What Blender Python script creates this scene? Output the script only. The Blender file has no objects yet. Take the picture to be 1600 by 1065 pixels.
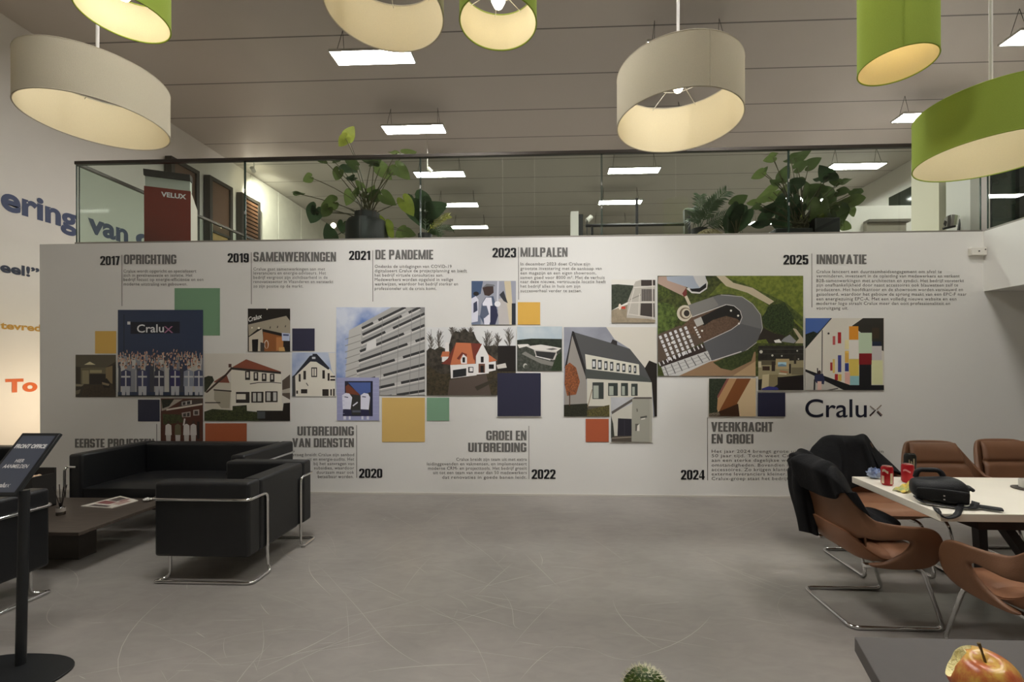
import bpy, math, random
from mathutils import Vector, Matrix
random.seed(7)
S = bpy.context.scene
COL = S.collection
PI = math.pi
# ------------------------------------------------------------------ camera
F, PX, PY, HC = 700.0, 830.0, 573.0, 1.5          # focal length and principal point in the 1600x1065 frame, eye height
TH, RO = math.atan(28 / 700), 0.002
R0 = Vector((math.cos(TH), math.sin(TH), 0)); U0 = Vector((0, 0, 1)); FW = Vector((-math.sin(TH), math.cos(TH), 0))
CR = R0 - RO * U0; CU = U0 + RO * R0; CAM = Vector((0, 0, HC))
cd = bpy.data.cameras.new('camera'); cam = bpy.data.objects.new('camera', cd); COL.objects.link(cam)
cam.matrix_world = Matrix(((CR.x, CU.x, -FW.x, 0), (CR.y, CU.y, -FW.y, 0), (CR.z, CU.z, -FW.z, HC), (0, 0, 0, 1)))
cd.sensor_width = 36; cd.lens = 36 * F / 1600; cd.shift_x = -(PX - 800) / 1600; cd.shift_y = (PY - 532.5) / 1600
cd.clip_start = 0.05; cd.clip_end = 100
S.camera = cam
# ------------------------------------------------------------------ world, exposure
w = bpy.data.worlds.new('world'); S.world = w; w.use_nodes = True
w.node_tree.nodes['Background'].inputs[0].default_value = (0.9, 0.92, 1, 1)
w.node_tree.nodes['Background'].inputs[1].default_value = 0.02
S.view_settings.view_transform = 'Standard'; S.view_settings.look = 'None'
S.view_settings.gamma = 1; S.view_settings.use_curve_mapping = False
S.view_settings.exposure = 1.18
S.cycles.use_denoising = True
S.cycles.max_bounces = 8; S.cycles.diffuse_bounces = 4; S.cycles.glossy_bounces = 4; S.cycles.transparent_max_bounces = 16
S.cycles.sample_clamp_indirect = 6; S.cycles.caustics_reflective = False; S.cycles.caustics_refractive = False
LED = 30.0            # radiance of the suspended panel lights
# ------------------------------------------------------------------ pixel rays of the photograph (to find where things stand)
def ray(x, y): return CR * ((x - PX) / F) + CU * ((PY - y) / F) + FW
def atY(x, y, Y): d = ray(x, y); return CAM + d * (Y / d.y)
def atZ(x, y, z): d = ray(x, y); return CAM + d * ((z - HC) / d.z)
def atX(x, y, X): d = ray(x, y); return CAM + d * (X / d.x)
# ------------------------------------------------------------------ materials
def lin(c):
    c = c / 255.0
    return c / 12.92 if c <= 0.04045 else ((c + 0.055) / 1.055) ** 2.4
def C3(c): return (lin(c[0]), lin(c[1]), lin(c[2]), 1)
_M = {}
def mat(name, col, rough=0.5, metal=0.0, spec=0.5, noise=0.0, scale=20.0, bump=0.0, bscale=None, col2=None, coat=0.0, stretch=None, detail=4.0):
    if name in _M: return _M[name]
    m = bpy.data.materials.new(name); m.use_nodes = True; _M[name] = m
    nt = m.node_tree; b = nt.nodes['Principled BSDF']
    b.inputs['Base Color'].default_value = C3(col); b.inputs['Roughness'].default_value = rough
    b.inputs['Metallic'].default_value = metal; b.inputs['Specular IOR Level'].default_value = spec
    if coat: b.inputs['Coat Weight'].default_value = coat; b.inputs['Coat Roughness'].default_value = .1
    if noise or bump:
        tc = nt.nodes.new('ShaderNodeTexCoord'); mp = nt.nodes.new('ShaderNodeMapping')
        nt.links.new(tc.outputs['Object'], mp.inputs[0])
        if stretch: mp.inputs['Scale'].default_value = stretch
        nz = nt.nodes.new('ShaderNodeTexNoise'); nz.inputs['Scale'].default_value = scale; nz.inputs['Detail'].default_value = detail
        nt.links.new(mp.outputs[0], nz.inputs['Vector'])
        if noise:
            rp = nt.nodes.new('ShaderNodeValToRGB')
            a = C3(col); c2 = C3(col2) if col2 else tuple(x * (1 - noise) for x in a[:3]) + (1,)
            rp.color_ramp.elements[0].position = .35; rp.color_ramp.elements[1].position = .65
            rp.color_ramp.elements[0].color = c2; rp.color_ramp.elements[1].color = a
            nt.links.new(nz.outputs[0], rp.inputs[0]); nt.links.new(rp.outputs[0], b.inputs['Base Color'])
        if bump:
            n2 = nz
            if bscale:
                n2 = nt.nodes.new('ShaderNodeTexNoise'); n2.inputs['Scale'].default_value = bscale
                nt.links.new(mp.outputs[0], n2.inputs['Vector'])
            bp = nt.nodes.new('ShaderNodeBump'); bp.inputs['Strength'].default_value = bump; bp.inputs['Distance'].default_value = .01
            nt.links.new(n2.outputs[0], bp.inputs['Height']); nt.links.new(bp.outputs[0], b.inputs['Normal'])
    return m
def emis(name, col, strength):
    if name in _M: return _M[name]
    m = bpy.data.materials.new(name); m.use_nodes = True; _M[name] = m
    nt = m.node_tree; nt.nodes.clear()
    e = nt.nodes.new('ShaderNodeEmission'); o = nt.nodes.new('ShaderNodeOutputMaterial')
    e.inputs[0].default_value = C3(col); e.inputs[1].default_value = strength
    nt.links.new(e.outputs[0], o.inputs[0]); return m
def fabric(name, col, trans=0.25, weave=260):
    """woven lamp cloth that lets some light through"""
    if name in _M: return _M[name]
    m = mat(name, col, .9, 0, .1, noise=.06, scale=weave, bump=.15)
    nt = m.node_tree; b = nt.nodes['Principled BSDF']; o = nt.nodes['Material Output']
    t = nt.nodes.new('ShaderNodeBsdfTranslucent'); t.inputs[0].default_value = C3(col)
    x = nt.nodes.new('ShaderNodeMixShader'); x.inputs[0].default_value = trans
    nt.links.new(b.outputs[0], x.inputs[1]); nt.links.new(t.outputs[0], x.inputs[2]); nt.links.new(x.outputs[0], o.inputs[0])
    return m
def glass(name, tint, ior=1.45, extra=0.0, rough=0.0):
    """thin pane: tinted see-through with a mirror-like Fresnel reflection"""
    if name in _M: return _M[name]
    m = bpy.data.materials.new(name); m.use_nodes = True; _M[name] = m
    nt = m.node_tree; nt.nodes.clear()
    t = nt.nodes.new('ShaderNodeBsdfTransparent'); t.inputs[0].default_value = C3(tint)
    g = nt.nodes.new('ShaderNodeBsdfGlossy'); g.inputs['Roughness'].default_value = rough
    fr = nt.nodes.new('ShaderNodeFresnel'); fr.inputs[0].default_value = ior
    ad = nt.nodes.new('ShaderNodeMath'); ad.operation = 'ADD'; ad.inputs[1].default_value = extra; ad.use_clamp = True
    x = nt.nodes.new('ShaderNodeMixShader'); o = nt.nodes.new('ShaderNodeOutputMaterial')
    nt.links.new(fr.outputs[0], ad.inputs[0]); nt.links.new(ad.outputs[0], x.inputs[0])
    nt.links.new(t.outputs[0], x.inputs[1]); nt.links.new(g.outputs[0], x.inputs[2]); nt.links.new(x.outputs[0], o.inputs[0])
    return m
# ------------------------------------------------------------------ objects
WL = {}
def wloc(o): return WL.get(o.name, Vector((0, 0, 0)))
def tag(o, label=None, cat=None, group=None, kind=None):
    if label: o['label'] = label
    if cat: o['category'] = cat
    if group: o['group'] = group
    if kind: o['kind'] = kind
    return o
def thing(name, label, cat, loc=(0, 0, 0), rz=0, group=None):
    o = bpy.data.objects.new(name, None); COL.objects.link(o); o.location = loc; o.rotation_euler = (0, 0, rz)
    o.empty_display_size = .05; WL[o.name] = Vector(loc)
    return tag(o, label, cat, group)
class MB:
    def __init__(s): s.v = []; s.f = []; s.mi = []
    def face(s, pts, mi=0):
        n = len(s.v); s.v += [Vector(p) for p in pts]; s.f.append(tuple(range(n, n + len(pts)))); s.mi.append(mi); return s
    def box(s, x0, y0, z0, x1, y1, z1, mi=0, M=None):
        n = len(s.v)
        P = [Vector(p) for p in ((x0, y0, z0), (x1, y0, z0), (x1, y1, z0), (x0, y1, z0), (x0, y0, z1), (x1, y0, z1), (x1, y1, z1), (x0, y1, z1))]
        if M is not None: P = [M @ p for p in P]
        s.v += P
        for q in ((0, 3, 2, 1), (4, 5, 6, 7), (0, 1, 5, 4), (1, 2, 6, 5), (2, 3, 7, 6), (3, 0, 4, 7)):
            s.f.append(tuple(n + i for i in q)); s.mi.append(mi)
        return s
    def tube(s, pts, r, seg=8, closed=False, mi=0, caps=True):
        pts = [Vector(p) for p in pts]; N = len(pts); n0 = len(s.v)
        rr = r if isinstance(r, (list, tuple)) else [r] * N
        up = None
        for i in range(N):
            if closed: t = pts[(i + 1) % N] - pts[i - 1]
            else: t = pts[min(i + 1, N - 1)] - pts[max(i - 1, 0)]
            if t.length < 1e-9: t = Vector((0, 0, 1))
            t.normalize()
            if up is None:
                up = Vector((0, 0, 1)) if abs(t.z) < .9 else Vector((1, 0, 0))
            a = t.cross(up)
            if a.length < 1e-6: a = t.cross(Vector((0.3, 1, 0.2)))
            a.normalize(); up = a.cross(t).normalized()
            for k in range(seg):
                q = 2 * PI * k / seg
                s.v.append(pts[i] + (a * math.cos(q) + up * math.sin(q)) * rr[i])
        for i in range(N if closed else N - 1):
            j = (i + 1) % N
            for k in range(seg):
                l = (k + 1) % seg
                s.f.append((n0 + i * seg + k, n0 + i * seg + l, n0 + j * seg + l, n0 + j * seg + k)); s.mi.append(mi)
        if caps and not closed:
            s.f.append(tuple(n0 + k for k in range(seg))[::-1]); s.mi.append(mi)
            s.f.append(tuple(n0 + (N - 1) * seg + k for k in range(seg))); s.mi.append(mi)
        return s
    def lathe(s, prof, seg=32, c=(0, 0, 0), mi=0):
        """prof: list of (r, z)"""
        n0 = len(s.v); c = Vector(c)
        for r, z in prof:
            for k in range(seg):
                q = 2 * PI * k / seg; s.v.append(c + Vector((r * math.cos(q), r * math.sin(q), z)))
        for i in range(len(prof) - 1):
            for k in range(seg):
                l = (k + 1) % seg
                s.f.append((n0 + i * seg + k, n0 + i * seg + l, n0 + (i + 1) * seg + l, n0 + (i + 1) * seg + k)); s.mi.append(mi)
        for i, fl in ((0, True), (len(prof) - 1, False)):
            if prof[i][0] > 1e-5:
                t = tuple(n0 + i * seg + k for k in range(seg)); s.f.append(t[::-1] if fl else t); s.mi.append(mi)
        return s
    def grid(s, fn, nu, nv, mi=0, cu=False):
        n0 = len(s.v); NU = nu if cu else nu + 1
        for i in range(NU):
            for j in range(nv + 1): s.v.append(Vector(fn(i / nu, j / nv)))
        for i in range(nu):
            a = i; b = (i + 1) % NU
            for j in range(nv):
                s.f.append((n0 + a * (nv + 1) + j, n0 + b * (nv + 1) + j, n0 + b * (nv + 1) + j + 1, n0 + a * (nv + 1) + j + 1)); s.mi.append(mi)
        return s
    def prism(s, poly, a, b, fn, mi=0):
        """poly: 2D outline extruded from a to b; fn(x, y, t) -> point"""
        n = len(poly); n0 = len(s.v)
        s.v += [Vector(fn(x, y, a)) for x, y in poly] + [Vector(fn(x, y, b)) for x, y in poly]
        s.f.append(tuple(range(n0, n0 + n))); s.mi.append(mi)
        s.f.append(tuple(range(n0 + 2 * n - 1, n0 + n - 1, -1))); s.mi.append(mi)
        for i in range(n):
            j = (i + 1) % n; s.f.append((n0 + j, n0 + i, n0 + n + i, n0 + n + j)); s.mi.append(mi)
        return s
    def build(s, name, mats, parent=None, world=True, smooth=True, bevel=0, seg=3, sub=0, solid=0, fix=True, ang=40):
        me = bpy.data.meshes.new(name)
        off = wloc(parent) if (parent is not None and world) else Vector((0, 0, 0))
        me.from_pydata([tuple(p - off) for p in s.v], [], s.f)
        if not isinstance(mats, (list, tuple)): mats = [mats]
        for m in mats: me.materials.append(m)
        if len(mats) > 1: me.polygons.foreach_set('material_index', s.mi)
        me.update()
        if fix:
            import bmesh
            b = bmesh.new(); b.from_mesh(me); bmesh.ops.recalc_face_normals(b, faces=b.faces); b.to_mesh(me); b.free()
        if smooth:
            me.shade_smooth()
            if not sub: me.set_sharp_from_angle(angle=math.radians(ang))
        o = bpy.data.objects.new(name, me); COL.objects.link(o)
        if parent is not None: o.parent = parent; WL[o.name] = off.copy()
        if solid:
            md = o.modifiers.new('solid', 'SOLIDIFY'); md.thickness = solid; md.offset = 0
        if bevel:
            md = o.modifiers.new('bevel', 'BEVEL'); md.width = bevel; md.segments = seg; md.limit_method = 'ANGLE'; md.angle_limit = math.radians(35)
        if sub:
            md = o.modifiers.new('sub', 'SUBSURF'); md.levels = sub; md.render_levels = sub
        return o
def struct(name, mb, m, **k):
    o = mb.build(name, m, None, **k); o['kind'] = 'structure'; return o
def copy_thing(root, loc, rz, label):
    r = root.copy(); COL.objects.link(r); r.location = loc; r.rotation_euler = (0, 0, rz); r['label'] = label; WL[r.name] = Vector(loc)
    for ch in list(root.children):
        c = ch.copy(); COL.objects.link(c); c.parent = r
        for g in list(ch.children):
            d = g.copy(); COL.objects.link(d); d.parent = c
    return r
def arc(c, r, a0, a1, n, f):
    return [f(c[0] + r * math.cos(math.radians(a0 + (a1 - a0) * i / n)), c[1] + r * math.sin(math.radians(a0 + (a1 - a0) * i / n))) for i in range(n + 1)]
def round_path(pts, r, n=5, closed=False):
    """polyline with rounded corners"""
    pts = [Vector(p) for p in pts]; out = []; N = len(pts)
    for i, p in enumerate(pts):
        if not closed and i in (0, N - 1): out.append(p); continue
        a = (pts[i - 1] - p); b = (pts[(i + 1) % N] - p); d = min(r, a.length * .45, b.length * .45)
        a = p + a.normalized() * d; b = p + b.normalized() * d
        for k in range(n + 1):
            t = k / n; out.append(a * (1 - t) ** 2 + p * 2 * t * (1 - t) + b * t * t)
    return out
# ------------------------------------------------------------------ lettering
_T = {}
def glyphs(txt, bold, res=3, sp=1.0):
    k = (txt, bold, res, sp)
    if k in _T: return _T[k]
    c = bpy.data.curves.new('t', 'FONT'); c.body = txt; c.size = 1; c.offset = bold; c.resolution_u = res; c.space_character = sp
    o = bpy.data.objects.new('t', c); COL.objects.link(o)
    dg = bpy.context.evaluated_depsgraph_get(); dg.update()
    me = bpy.data.meshes.new_from_object(o.evaluated_get(dg))
    v = [tuple(x.co) for x in me.vertices]; f = [tuple(p.vertices) for p in me.polygons]
    bpy.data.objects.remove(o); bpy.data.meshes.remove(me); bpy.data.curves.remove(c)
    xs = [p[0] for p in v]; _T[k] = (v, f, min(xs), max(xs)); return _T[k]
_cap = {}
def cap_h(bold):
    if bold not in _cap:
        v = glyphs('H', bold)[0]; ys = [p[1] for p in v]; _cap[bold] = (min(ys), max(ys))
    return _cap[bold]
def text_on(mb, txt, x0, x1, ytop, ybase, fn, bold=0.0, res=3, sp=1.0, mi=0):
    """letters stretched so that they span x0..x1 and their capitals ytop..ybase; fn maps that frame onto the surface"""
    v, f, a, b = glyphs(txt, bold, res, sp); lo, hi = cap_h(bold)
    n = len(mb.v)
    for x, y, z in v:
        mb.v.append(Vector(fn(x0 + (x - a) / (b - a) * (x1 - x0), ybase + (y - lo) / (hi - lo) * (ytop - ybase))))
    for q in f: mb.f.append(tuple(n + i for i in q)); mb.mi.append(mi)
# heavy condensed capitals and figures, drawn from bars, rings and slanted bars
def rr_ring(x0, y0, x1, y1, r, s, h, keep=lambda x, y: True):
    """quads of a rounded-rectangle ring with side thickness s and top/bottom thickness h"""
    def loop(a0, b0, a1, b1, q):
        P = []
        for cx, cy, st in ((a1 - q, b1 - q, 0), (a0 + q, b1 - q, 90), (a0 + q, b0 + q, 180), (a1 - q, b0 + q, 270)):
            for k in range(7): t = math.radians(st + 15 * k); P.append((cx + q * math.cos(t), cy + q * math.sin(t)))
        return P
    def dens(P):
        Q = []
        for i, p in enumerate(P):
            q = P[(i + 1) % len(P)]; L = math.hypot(q[0] - p[0], q[1] - p[1]); n = 1 if i % 7 != 6 else 8
            for k in range(n): Q.append((p[0] + (q[0] - p[0]) * k / n, p[1] + (q[1] - p[1]) * k / n))
        return Q
    A, B = dens(loop(x0, y0, x1, y1, r)), dens(loop(x0 + s, y0 + h, x1 - s, y1 - h, min(r * .55, (x1 - x0 - 2 * s) * .49)))
    out = []
    for i in range(len(A)):
        j = (i + 1) % len(A); c = [A[i], A[j], B[j], B[i]]
        mx, my = sum(p[0] for p in c) / 4, sum(p[1] for p in c) / 4
        if keep(mx, my): out.append(c)
    return out
def R_(x0, y0, x1, y1): return [(x0, y0), (x1, y0), (x1, y1), (x0, y1)]
def block_glyph(ch):
    s, h, w = .205, .15, .53; O = rr_ring
    q = lambda a, b, c, d: [a, b, c, d]
    if ch == ' ': return [], .22
    if ch in 'O0D': 
        g = O(0, 0, w, 1, .19, s, h)
        return (g + [R_(0, 0, s, 1)] if ch == 'D' else g), w
    if ch == 'F': return [R_(0, 0, s, 1), R_(s, .42, .39, .57), R_(s, 1 - h, .42, 1)], .42
    if ch in 'CG':
        g = O(0, 0, w, 1, .19, s, h, lambda x, y: not (x > w * .55 and .40 < y < .62)) 
        return (g + [R_(w * .55, .38, w, .5), R_(w - s, .1, w, .5)] if ch == 'G' else g), w
    if ch == 'S': return O(0, .42, w, 1, .17, s, h, lambda x, y: not (x > w * .5 and .5 < y < .70)) + O(0, 0, w, .57, .17, s, h, lambda x, y: not (x < w * .5 and .30 < y < .48)), w
    if ch in 'PR':
        g = O(0, .42, w, 1, .15, s, h) + [R_(0, 0, s, 1)]
        return (g + [R_(w - s, 0, w, .46), R_(s, .42, w - .04, .54)] if ch == 'R' else g), w
    if ch == 'B': return O(0, .46, w, 1, .14, s, h * .9) + O(0, 0, w, .57, .14, s, h * .9) + [R_(0, 0, s, 1)], w
    if ch == 'I': return [R_(0, 0, s, 1)], s
    if ch == 'H': return [R_(0, 0, s, 1), R_(w - s, 0, w, 1), R_(s, .42, w - s, .58)], w
    if ch == 'T': return [R_(0, 1 - h, .46, 1), R_(.46 / 2 - s / 2, 0, .46 / 2 + s / 2, 1)], .46
    if ch == 'L': return [R_(0, 0, s, 1), R_(s, 0, .40, h)], .40
    if ch == 'E': return [R_(0, 0, s, 1), R_(s, 0, .42, h), R_(s, .43, .39, .57), R_(s, 1 - h, .42, 1)], .42
    if ch == 'N': return [R_(0, 0, .17, 1), R_(.36, 0, .53, 1), q((.0, 1), (.2, 1), (.53, 0), (.33, 0))], w
    if ch == 'M': return [R_(0, 0, .17, 1), R_(.55, 0, .72, 1), q((0, 1), (.2, 1), (.43, 0), (.29, 0)), q((.52, 1), (.72, 1), (.43, 0), (.29, 0))], .72
    if ch == 'A': return [q((0, 0), (.2, 0), (.40, 1), (.19, 1)), q((.59, 0), (.39, 0), (.19, 1), (.40, 1)), R_(.13, .17, .46, .31)], .59
    if ch == 'V': return [q((0, 1), (.21, 1), (.39, 0), (.19, 0)), q((.58, 1), (.37, 1), (.19, 0), (.39, 0))], .58
    if ch == 'W': return [q((0, 1), (.19, 1), (.33, 0), (.14, 0)), q((.30, 1), (.45, 1), (.33, 0), (.14, 0)), q((.40, 1), (.55, 1), (.71, 0), (.52, 0)), q((.85, 1), (.66, 1), (.52, 0), (.71, 0))], .85
    if ch == 'K': return [R_(0, 0, s, 1), q((s - .04, .40), (s - .04, .66), (.33, 1), (.54, 1)), q((.17, .56), (.33, .66), (.57, 0), (.35, 0))], .56
    if ch == 'U': return [R_(0, .2, s, 1), R_(w - s, .2, w, 1)] + O(0, 0, w, .6, .19, s, h, lambda x, y: y < .3), w
    if ch == 'J': return [R_(.36 - s, .15, .36, 1), R_(0, 0, .30, h), q((.36 - s, 0), (.30, 0), (.36, .07), (.36, .2))], .36
    if ch == '1': return [R_(.15, 0, .36, 1), q((0, .72), (.17, .80), (.17, 1), (0, .84))], .38
    if ch == '2': return O(0, .42, w, 1, .19, s, h, lambda x, y: y > .70 or (x > w * .5 and y > .55)) + [q((w, .62), (w - s, .62), (0, .13), (s + .03, .12)), R_(0, 0, w, h)], w
    if ch == '3': return O(0, .46, w, 1, .16, s, h, lambda x, y: x > w * .45 or y > .70) + O(0, 0, w, .58, .16, s, h, lambda x, y: x > w * .45 or y < .30), w
    if ch == '4': return [R_(.28, 0, .48, 1), R_(0, .19, .56, .33), q((0, .33), (0, .19), (.30, .82), (.30, 1))], .56
    if ch == '5': return [R_(0, .44, s, 1), R_(0, 1 - h, .50, 1)] + O(0, 0, w, .66, .18, s, h, lambda x, y: x > w * .45 or y < .28 or y > .5), w
    if ch == '7': return [R_(0, 1 - h, .44, 1), q((.44, 1), (.22, .9), (.06, 0), (.28, 0))], .44
    if ch == '9': return O(0, .36, w, 1, .18, s, h) + [R_(w - s, .2, w, .8)] + O(0, 0, w, .6, .18, s, h, lambda x, y: (y < .3 or x > w * .5) and y < .45), w
    return [R_(0, 0, s, 1)], s
def block_on(mb, txt, x0, x1, ytop, ybase, fn, mi=0):
    pen, Q = 0.0, []
    for ch in txt:
        g, wd = block_glyph(ch)
        for p in g: Q.append([(pen + x, y) for x, y in p])
        pen += wd + .055
    pen -= .055
    for i, p in enumerate(Q):
        n = len(mb.v); mb.v += [Vector(fn(x0 + x / pen * (x1 - x0), ybase + y * (ytop - ybase))) + Vector((0, -.00002 * (i % 40) , 0)) for x, y in p]
        mb.f.append(tuple(range(n, n + len(p)))); mb.mi.append(mi)
# ================================================================== the setting
YW, ZW, ZUP = 5.23, 3.0, 3.0      # mural wall plane, its height, the upper floor
XL, XR, ZC = -7.9, 9.0, 6.62      # left wall, right wall, ceiling
XG = atY(1537, 400, YW).x         # right end of the mural wall, where the bulkhead starts
XML = atY(62, 386, YW).x          # left end of the mural wall
XGL = atY(115, 300, YW).x         # left corner of the balustrade
def floor_mat():
    m = mat('polished_concrete', (140, 135, 128), .3, 0, .4)
    nt = m.node_tree; b = nt.nodes['Principled BSDF']
    tc = nt.nodes.new('ShaderNodeTexCoord')
    def noise(sc, det=5, dist=0, st=None):
        n = nt.nodes.new('ShaderNodeTexNoise'); n.inputs['Scale'].default_value = sc; n.inputs['Detail'].default_value = det; n.inputs['Distortion'].default_value = dist
        if st:
            mp = nt.nodes.new('ShaderNodeMapping'); mp.inputs['Scale'].default_value = st; mp.inputs['Rotation'].default_value = (0, 0, .12)
            nt.links.new(tc.outputs['Object'], mp.inputs[0]); nt.links.new(mp.outputs[0], n.inputs['Vector'])
        else: nt.links.new(tc.outputs['Object'], n.inputs['Vector'])
        return n
    def ramp(src, stops):
        r = nt.nodes.new('ShaderNodeValToRGB'); e = r.color_ramp.elements
        while len(e) < len(stops): e.new(.5)
        for i, (p, c) in enumerate(stops): e[i].position = p; e[i].color = c
        nt.links.new(src, r.inputs[0]); return r
    g = lambda x: (x, x, x, 1)
    cl = ramp(noise(.9, 6, .6).outputs[0], [(.3, C3((142, 137, 131))), (.7, C3((160, 154, 147)))])
    fine = ramp(noise(7, 8, 1.0, (1, 2.2, 1)).outputs[0], [(.3, g(.92)), (.72, g(1.04))])
    mul = nt.nodes.new('ShaderNodeMix'); mul.data_type = 'RGBA'; mul.blend_type = 'MULTIPLY'; mul.inputs[0].default_value = 1
    nt.links.new(cl.outputs[0], mul.inputs[6]); nt.links.new(fine.outputs[0], mul.inputs[7])
    last = mul.outputs[2]
    nt.links.new(last, b.inputs['Base Color'])
    rr = ramp(noise(2.2, 5, .5).outputs[0], [(.3, g(.3)), (.7, g(.44))]); nt.links.new(rr.outputs[0], b.inputs['Roughness'])
    return m
def ceiling_mat():
    m = mat('ceiling_panels', (190, 184, 174), .38, 0, .55)
    nt = m.node_tree; b = nt.nodes['Principled BSDF']
    tc = nt.nodes.new('ShaderNodeTexCoord'); sx = nt.nodes.new('ShaderNodeSeparateXYZ'); nt.links.new(tc.outputs['Object'], sx.inputs[0])
    def math_(op, a, bb):
        n = nt.nodes.new('ShaderNodeMath'); n.operation = op
        for i, q in enumerate((a, bb)):
            if isinstance(q, (int, float)): n.inputs[i].default_value = q
            elif q is not None: nt.links.new(q, n.inputs[i])
        return n.outputs[0]
    fr = math_('FRACT', math_('DIVIDE', math_('ADD', sx.outputs[1], 50 * 1.06 - 6.79), 1.06), None)
    d = math_('MINIMUM', fr, math_('SUBTRACT', 1.0, fr))
    line = math_('LESS_THAN', d, .013)
    fr2 = math_('FRACT', math_('DIVIDE', math_('ADD', sx.outputs[0], 61.3), 5.1), None)
    nz = nt.nodes.new('ShaderNodeTexNoise'); nz.inputs['Scale'].default_value = .5; nt.links.new(tc.outputs['Object'], nz.inputs['Vector'])
    rp = nt.nodes.new('ShaderNodeValToRGB'); rp.color_ramp.elements[0].color = C3((182, 175, 166)); rp.color_ramp.elements[1].color = C3((194, 186, 177))
    nt.links.new(nz.outputs[0], rp.inputs[0])
    mx = nt.nodes.new('ShaderNodeMix'); mx.data_type = 'RGBA'; nt.links.new(line, mx.inputs[0]); nt.links.new(rp.outputs[0], mx.inputs[6])
    mx.inputs[7].default_value = C3((110, 105, 98)); nt.links.new(mx.outputs[2], b.inputs['Base Color'])
    return m
white = mat('white_wall', (226, 222, 214), .6, 0, .3, noise=.02, scale=3)
mural = mat('mural_paper', (232, 230, 224), .38, 0, .4, noise=.015, scale=2)
struct('floor', MB().box(-12, -7, -.2, XR, 18, 0), floor_mat())
# scratches and scuffs worn into the concrete
rs = random.Random(17); SC = [[(480, 870), (505, 890), (560, 950), (600, 1000), (640, 1030), (700, 1052)], [(484, 868), (482, 893), (500, 914), (520, 932)], [(400, 1046), (480, 1012), (570, 962)], [(775, 915), (800, 942), (803, 980), (826, 985)], [(812, 1062), (838, 1032), (872, 1008)], [(560, 982), (650, 976), (740, 972)], [(410, 968), (413, 1010), (400, 1046)], [(842, 862), (848, 874), (846, 884)], [(655, 945), (700, 965), (750, 975)], [(510, 850), (525, 868)], [(720, 925), (800, 905), (840, 895)], [(1000, 945), (1060, 940)], [(920, 1010), (960, 1030), (1040, 1032)], [(470, 1020), (560, 1008), (600, 1000)]]
SP = [[Vector((*atZ(x, y, 0).xy, 0)) for x, y in c] for c in SC]
for k in range(230):
    x, y = rs.uniform(-3.3, 2.3), rs.uniform(1.15, 5.0) if k % 3 else rs.uniform(1.6, 3.4)
    a, L, cv = rs.choice((rs.gauss(.1, .25), rs.uniform(0, PI), rs.gauss(2.6, .3))), rs.choice((.08, .12, .2, .35, .6, .9)) * rs.uniform(.6, 1.2), rs.gauss(0, .8)
    c = []
    for i in range(9): c.append(Vector((x, y, 0))); a += cv * L / 8; x += math.cos(a) * L / 8; y += math.sin(a) * L / 8
    SP.append(c)
for tone in (0, 1):
    m = MB()
    for q, c in enumerate(SP):
        if q % 3 == 0 if tone else q % 3: continue
        c = round_path(c, .5, 4) if len(c) < 7 else c; n = len(c); wd = rs.uniform(.0006, .0014) * (1.5 if q < 14 else 1)
        for i, p in enumerate(c):
            tn = (c[min(i + 1, n - 1)] - c[max(i - 1, 0)]).normalized(); sd = Vector((-tn.y, tn.x, 0)) * wd * math.sin(PI * (i + .3) / (n - .4)); k0 = len(m.v)
            m.v += [p - sd + Vector((0, 0, .0004)), p + sd + Vector((0, 0, .0004))]
            if i: m.f.append((k0 - 2, k0, k0 + 1, k0 - 1)); m.mi.append(0)
    o = struct('floor_scratches', m, mat('scratch_%d' % tone, ((176, 171, 163), (196, 191, 182))[tone], .5), smooth=False)
struct('ceiling', MB().box(XL - .2, -7, ZC, XR + .2, 18.2, ZC + .2), ceiling_mat())
# the left wall: plain at the front, joined wall panels further back
struct('wall_left', MB().box(XL - .2, -7, 0, XL, 18, ZC), white)
mb = MB()
y = atX(390, 300, XL).y
while y < 17.5:
    mb.box(XL, y + .012, ZUP, XL + .03, min(y + 1.19, 17.9), ZC - .02); y += 1.2
struct('trim_1', mb, mat('panel_white', (214, 210, 198), .55, noise=.05, scale=6, bump=.1, bscale=60), bevel=.006)
struct('wall_back', MB().box(XML, YW, 0, XR, YW + .2, ZW + .01), mural)
struct('wall_far', MB().box(XL - .2, 18, 0, XR + .2, 18.2, ZC), mat('far_wall', (170, 166, 156), .6))
struct('wall_right', MB().box(XR, -7, 0, XR + .2, 18, ZC), white)
struct('wall_front', MB().box(XL - .2, -7.2, 0, XR + .2, -7, ZC), white)
slab = mat('upper_floor', (120, 116, 110), .5)
mb = MB(); mb.box(XGL, YW + .2, ZUP - .3, XR, 18, ZUP); mb.box(XL, 8.6, ZUP - .3, XGL, 18, ZUP)
struct('floor_upper', mb, slab)
# the bulkhead of the upper floor on the right, over a lower room
Z1 = atY(1537, 455, YW).z
struct('trim_2', MB().box(XG, -7, Z1, XR, YW, ZUP + .01), mural)
struct('trim_3', MB().box(XML, YW - .012, 0, XR, YW, .02), mat('skirting_gap', (205, 200, 190), .6))
# upper right: short walls, columns, window
pt = atY(1330, 322, 9.0); pr = atY(1469, 322, 9.0)
mb = MB(); mb.box(pt.x, 9, ZUP, pr.x + .6, 9.25, pt.z)
struct('wall_upper', mb, white)
a, b_ = atY(1467, 283, 6.8), atY(1515, 283, 6.8)
struct('wall_upper_end', MB().box(a.x, 6.8, ZUP, b_.x, 7.3, 4.72), mat('cream_wall', (235, 228, 205), .6))
a, b_ = atY(1516, 283, 5.95), atY(1547, 283, 5.95)
struct('wall_upper_pier', MB().box(a.x, 5.95, ZUP, b_.x, 6.3, 4.4), white)
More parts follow.
